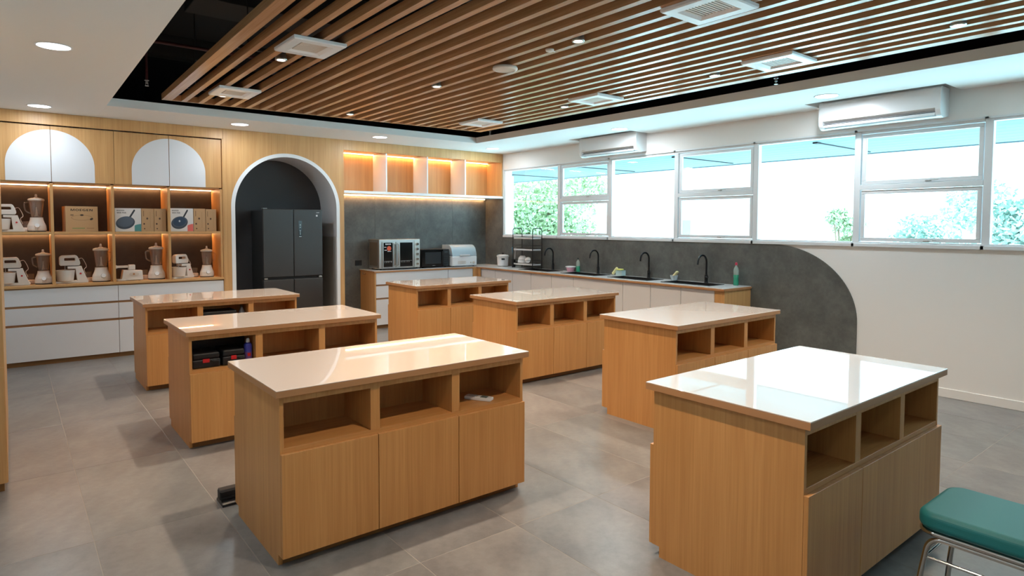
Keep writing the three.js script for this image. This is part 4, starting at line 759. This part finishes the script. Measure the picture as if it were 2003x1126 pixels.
{
  const s = thing('dish_dryer', 'white dish dryer under a clear bluish curved lid', 'dish dryer', [6.475, YK, -9.66]); const w = 0.27;
  mesh('base', rbox(-w, w, 0.012, 0.19, -0.2, 0.17, 0.02), M.whiteGloss, s);
  const out = new THREE.Shape(); out.moveTo(0.165, 0.192); out.lineTo(0.15, 0.26); out.quadraticCurveTo(0.11, 0.385, 0.0, 0.395); out.lineTo(-0.18, 0.395); out.lineTo(-0.195, 0.192); out.lineTo(-0.189, 0.192); out.lineTo(-0.174, 0.389); out.lineTo(0.0, 0.389); out.quadraticCurveTo(0.105, 0.378, 0.144, 0.258); out.lineTo(0.159, 0.192); out.closePath();
  const g = extr(out, 2 * w - 0.02); g.rotateY(-Math.PI / 2); g.translate(w - 0.01, 0, 0); const gg = flat(g); const lidM = phy({ color: '#eaf4f8', transmission: 0.6, thickness: 0, roughness: 0.12, ior: 1.5 });
  const lid = mesh('lid', gg, lidM, s);
  const cap = poly([[0.165, 0.192], [0.15, 0.26], [0.125, 0.33], [0.07, 0.38], [0.0, 0.395], [-0.18, 0.395], [-0.195, 0.192]]);
  for (const q of [-w + 0.006, w - 0.01]) { const e = extr(cap, 0.004); e.rotateY(-Math.PI / 2); e.translate(q + 0.004, 0, 0); mesh('lid_side', flat(e), lidM, lid); }
  mesh('lid_handle', rbox(-0.11, 0.11, 0.2, 0.215, 0.165, 0.185, 0.005), M.whiteGloss, lid);
  mesh('plate_rack', [-0.2, -0.15, -0.1, -0.05, 0, 0.05, 0.1, 0.15, 0.2].map((x) => flat(new THREE.TorusGeometry(0.075, 0.003, 6, 20, Math.PI).translate(x, 0.20, 0).rotateY(0))), M.steel, s);
  mesh('blue_tray', box(-w + 0.02, w - 0.02, 0.2, 0.225, -0.17, 0.135, 0.004), std({ color: '#3f86b8', roughness: 0.4 }), s);
  mesh('dial', [cyl(0.022, 0.02, 0.02, [0.19, 0.07, 0.178], 'z', 18), cyl(0.012, 0.012, 0.014, [0.13, 0.07, 0.176], 'z', 14)], M.creamDark, s);
  mesh('grille', [0, 1, 2].map((k) => box(-0.15, 0.02, 0.05 + k * 0.02, 0.06 + k * 0.02, 0.17, 0.173, 0)), M.creamDark, s); mesh('foot', [cyl(0.015, 0.015, 0.013, [-0.22, 0.0065, 0.12]), cyl(0.015, 0.015, 0.013, [0.22, 0.0065, 0.12]), cyl(0.015, 0.015, 0.013, [-0.22, 0.0065, -0.15]), cyl(0.015, 0.015, 0.013, [0.22, 0.0065, -0.15])], M.blackMatt, s);
}
{
  const p = thing('rice_cooker', 'small white rice cooker with a black lid knob on the corner counter', 'rice cooker', [7.1, YK, -9.17]);
  mesh('body', lathe([[0.0001, 0.004], [0.092, 0.004], [0.1, 0.014], [0.108, 0.17], [0.115, 0.178], [0.115, 0.192], [0.0001, 0.192]], 32), M.whiteGloss, p);
  mesh('lid', lathe([[0.0001, 0.1925], [0.112, 0.1925], [0.10, 0.205], [0.05, 0.214], [0.0001, 0.216]], 30), M.whiteGloss, p); mesh('knob', lathe([[0.0001, 0.216], [0.012, 0.216], [0.02, 0.236], [0.014, 0.246], [0.0001, 0.248]], 16), M.blackMatt, p);
  const h = mesh('handle', [rbox(-0.03, 0.03, 0.12, 0.15, 0.104, 0.125, 0.006)], M.black, p); h.rotation.y = -0.62;
}
{
  const r = thing('dish_rack', 'black wire dish rack with three white trays under the window', 'dish rack', [7.12, YK, -8.50]);
  const X = 0.105, Z = 0.27, H = 0.70, wr = 0.0075;
  for (const z of [-Z, Z]) mesh('end_frame', pipe([[-X, 0.001, z], [-X, H, z], [X, H, z], [X, 0.001, z]], wr, 0.05, 8, 70), M.black, r);
  for (const [y, n] of [[0.07, 0], [0.325, 1], [0.525, 2]]) {
    const t = mesh('tray', rbox(-X + 0.01, X - 0.01, y - 0.012, y + 0.014, -Z + 0.01, Z - 0.01, 0.006, 2), M.whiteGloss, r);
    mesh('tray_rim', pipe([[-X, y + 0.02, 0], [-X, y + 0.02, -Z], [X, y + 0.02, -Z], [X, y + 0.02, Z], [-X, y + 0.02, Z], [-X, y + 0.02, 0]], 0.004, 0.02, 6, 60), M.black, t);
    mesh('guard_rail', pipe([[-X, y + 0.075, 0], [-X, y + 0.075, -Z], [X, y + 0.075, -Z], [X, y + 0.075, Z], [-X, y + 0.075, Z], [-X, y + 0.075, 0]], 0.003, 0.02, 6, 60), M.black, t);
  }
  const b = thing('bowl', 'white bowl upended on the lowest tray of the dish rack', 'bowl', [7.115, YK + 0.083, -8.62]);
  mesh('bowl', lathe([[0.088, 0.0], [0.084, 0.04], [0.07, 0.10], [0.045, 0.125], [0.042, 0.132], [0.0001, 0.132]], 28), M.whiteGloss, b);
  const b2 = thing('bowl', 'smaller white bowl lying tipped on the lowest rack tray', 'bowl', [7.1, YK + 0.14, -8.44]);
  const q = mesh('bowl', lathe([[0.055, 0.0], [0.05, 0.03], [0.03, 0.055], [0.0001, 0.06], [0.028, 0.05], [0.047, 0.03], [0.052, 0.0]], 24), M.whiteGloss, b2); q.rotation.z = 1.2;
  const c = thing('utensil_holder', 'black utensil caddy hooked on the left end of the dish rack', 'caddy', [7.085, YK, -8.835]);
  mesh('cup', lathe([[0.0001, 0.0], [0.033, 0.0], [0.036, 0.14], [0.033, 0.14], [0.031, 0.006], [0.0001, 0.006]], 20), M.black, c);
  mesh('blue_utensil', tube([[0.0, 0.01, 0], [-0.01, 0.2, -0.01], [-0.02, 0.36, -0.02]], 0.006, 10, 6), std({ color: '#5aa6c8', roughness: 0.4 }), c); mesh('white_utensil', [tube([[0.01, 0.01, 0.01], [0.02, 0.3, 0.02]], 0.005, 6, 6), rbox(0.0, 0.045, 0.29, 0.35, 0.015, 0.025, 0.004, 2)], M.whiteGloss, c);
}
function soap(label, x, z, h, capCol, fill) {
  const b = thing('soap_bottle', label, 'bottle', [x, YK, z], 0, 'green soap bottles');
  mesh('liquid', lathe([[0.0001, 0.0], [0.029, 0.0], [0.033, 0.008], [0.033, h * fill * 0.5], [0.03, h * fill * 0.55], [0.033, h * fill], [0.0001, h * fill]], 22), std({ color: '#2f8f72', roughness: 0.2 }), b);
  mesh('upper_body', lathe([[0.033, h * fill + 0.0005], [0.033, h * 0.66], [0.026, h * 0.76], [0.012, h * 0.84], [0.012, h * 0.9]], 22), phy({ color: '#dfeee8', transmission: 0.7, thickness: 0, roughness: 0.1 }), b);
  mesh('cap', lathe([[0.014, h * 0.88], [0.015, h * 0.98], [0.008, h], [0.0001, h]], 16), std({ color: capCol, roughness: 0.5 }), b);
}
soap('dark green soap bottle with a black cap behind the pink basket', 7.19, -7.30, 0.23, '#1d2422', 0.42);
soap('green soap bottle with a red cap at the end of the counter', 7.20, -4.47, 0.29, '#c2304f', 0.46);
{
  const p = thing('basket', 'small pink and white plastic basket on the window counter', 'basket', [7.16, YK, -7.44]);
  mesh('bowl', lathe([[0.0001, 0.002], [0.055, 0.002], [0.075, 0.07], [0.073, 0.07], [0.053, 0.006], [0.0001, 0.006]], 28), std({ color: '#e8a9bd', roughness: 0.5 }), p); mesh('rim', lathe([[0.072, 0.068], [0.084, 0.07], [0.086, 0.085], [0.078, 0.088], [0.072, 0.068]], 28), M.whiteGloss, p);
  const t = thing('sponge_box', 'teal and clear sponge box under yellow gloves', 'box', [7.19, YK, -6.39]);
  mesh('box', [box(-0.045, 0.045, 0.0, 0.004, -0.06, 0.06), box(-0.045, -0.041, 0.004, 0.08, -0.06, 0.06), box(0.041, 0.045, 0.004, 0.08, -0.06, 0.06), box(-0.041, 0.041, 0.004, 0.08, -0.06, -0.056), box(-0.041, 0.041, 0.004, 0.08, 0.056, 0.06)], std({ color: '#bcd9dc', roughness: 0.3 }), t); mesh('teal_sponge', rbox(-0.038, 0.038, 0.005, 0.07, -0.05, 0.05, 0.008, 2), std({ color: '#4f8f92', roughness: 0.9 }), t);
  const g = thing('glove', 'yellow rubber glove draped over the teal sponge box', 'glove', [7.16, YK, -6.40]);
  mesh('palm', [rbox(-0.04, 0.03, 0.083, 0.105, -0.02, 0.075, 0.01, 3)], std({ color: '#dfe27a', roughness: 0.6 }), g); mesh('cuff', flat(new THREE.CapsuleGeometry(0.022, 0.10, 6, 14).rotateX(0.75).scale(1, 1, 1).translate(-0.005, 0.068, -0.072)), std({ color: '#e6e3a8', roughness: 0.6 }), g);
  const b = thing('sponge_cup', 'small clear cup holding a cream sponge beside the last sink', 'cup', [7.17, YK, -5.40]);
  mesh('cup', lathe([[0.0001, 0.0], [0.04, 0.0], [0.055, 0.07], [0.052, 0.07], [0.038, 0.004], [0.0001, 0.004]], 22), phy({ color: '#dfe9ee', transmission: 0.5, thickness: 0, roughness: 0.2 }), b);
  const sp = mesh('sponge', rbox(-0.025, 0.025, -0.065, 0.065, -0.016, 0.016, 0.012, 3), std({ color: '#dcd6a6', roughness: 0.9 }), b); sp.position.set(-0.005, 0.078, 0.02); sp.rotation.x = 0.75;
}
{
  const v = thing('pipe_valve', 'small chrome valve on the left end of the back counter', 'valve', [4.641, 0.885, -9.72]);
  mesh('stem', cyl(0.008, 0.008, 0.05, [-0.025, 0, 0], 'x', 12), M.chrome, v); mesh('lever', rbox(-0.062, -0.05, -0.008, 0.03, -0.007, 0.007, 0.003, 2), M.chrome, v);
}

renderer.render(scene, camera);
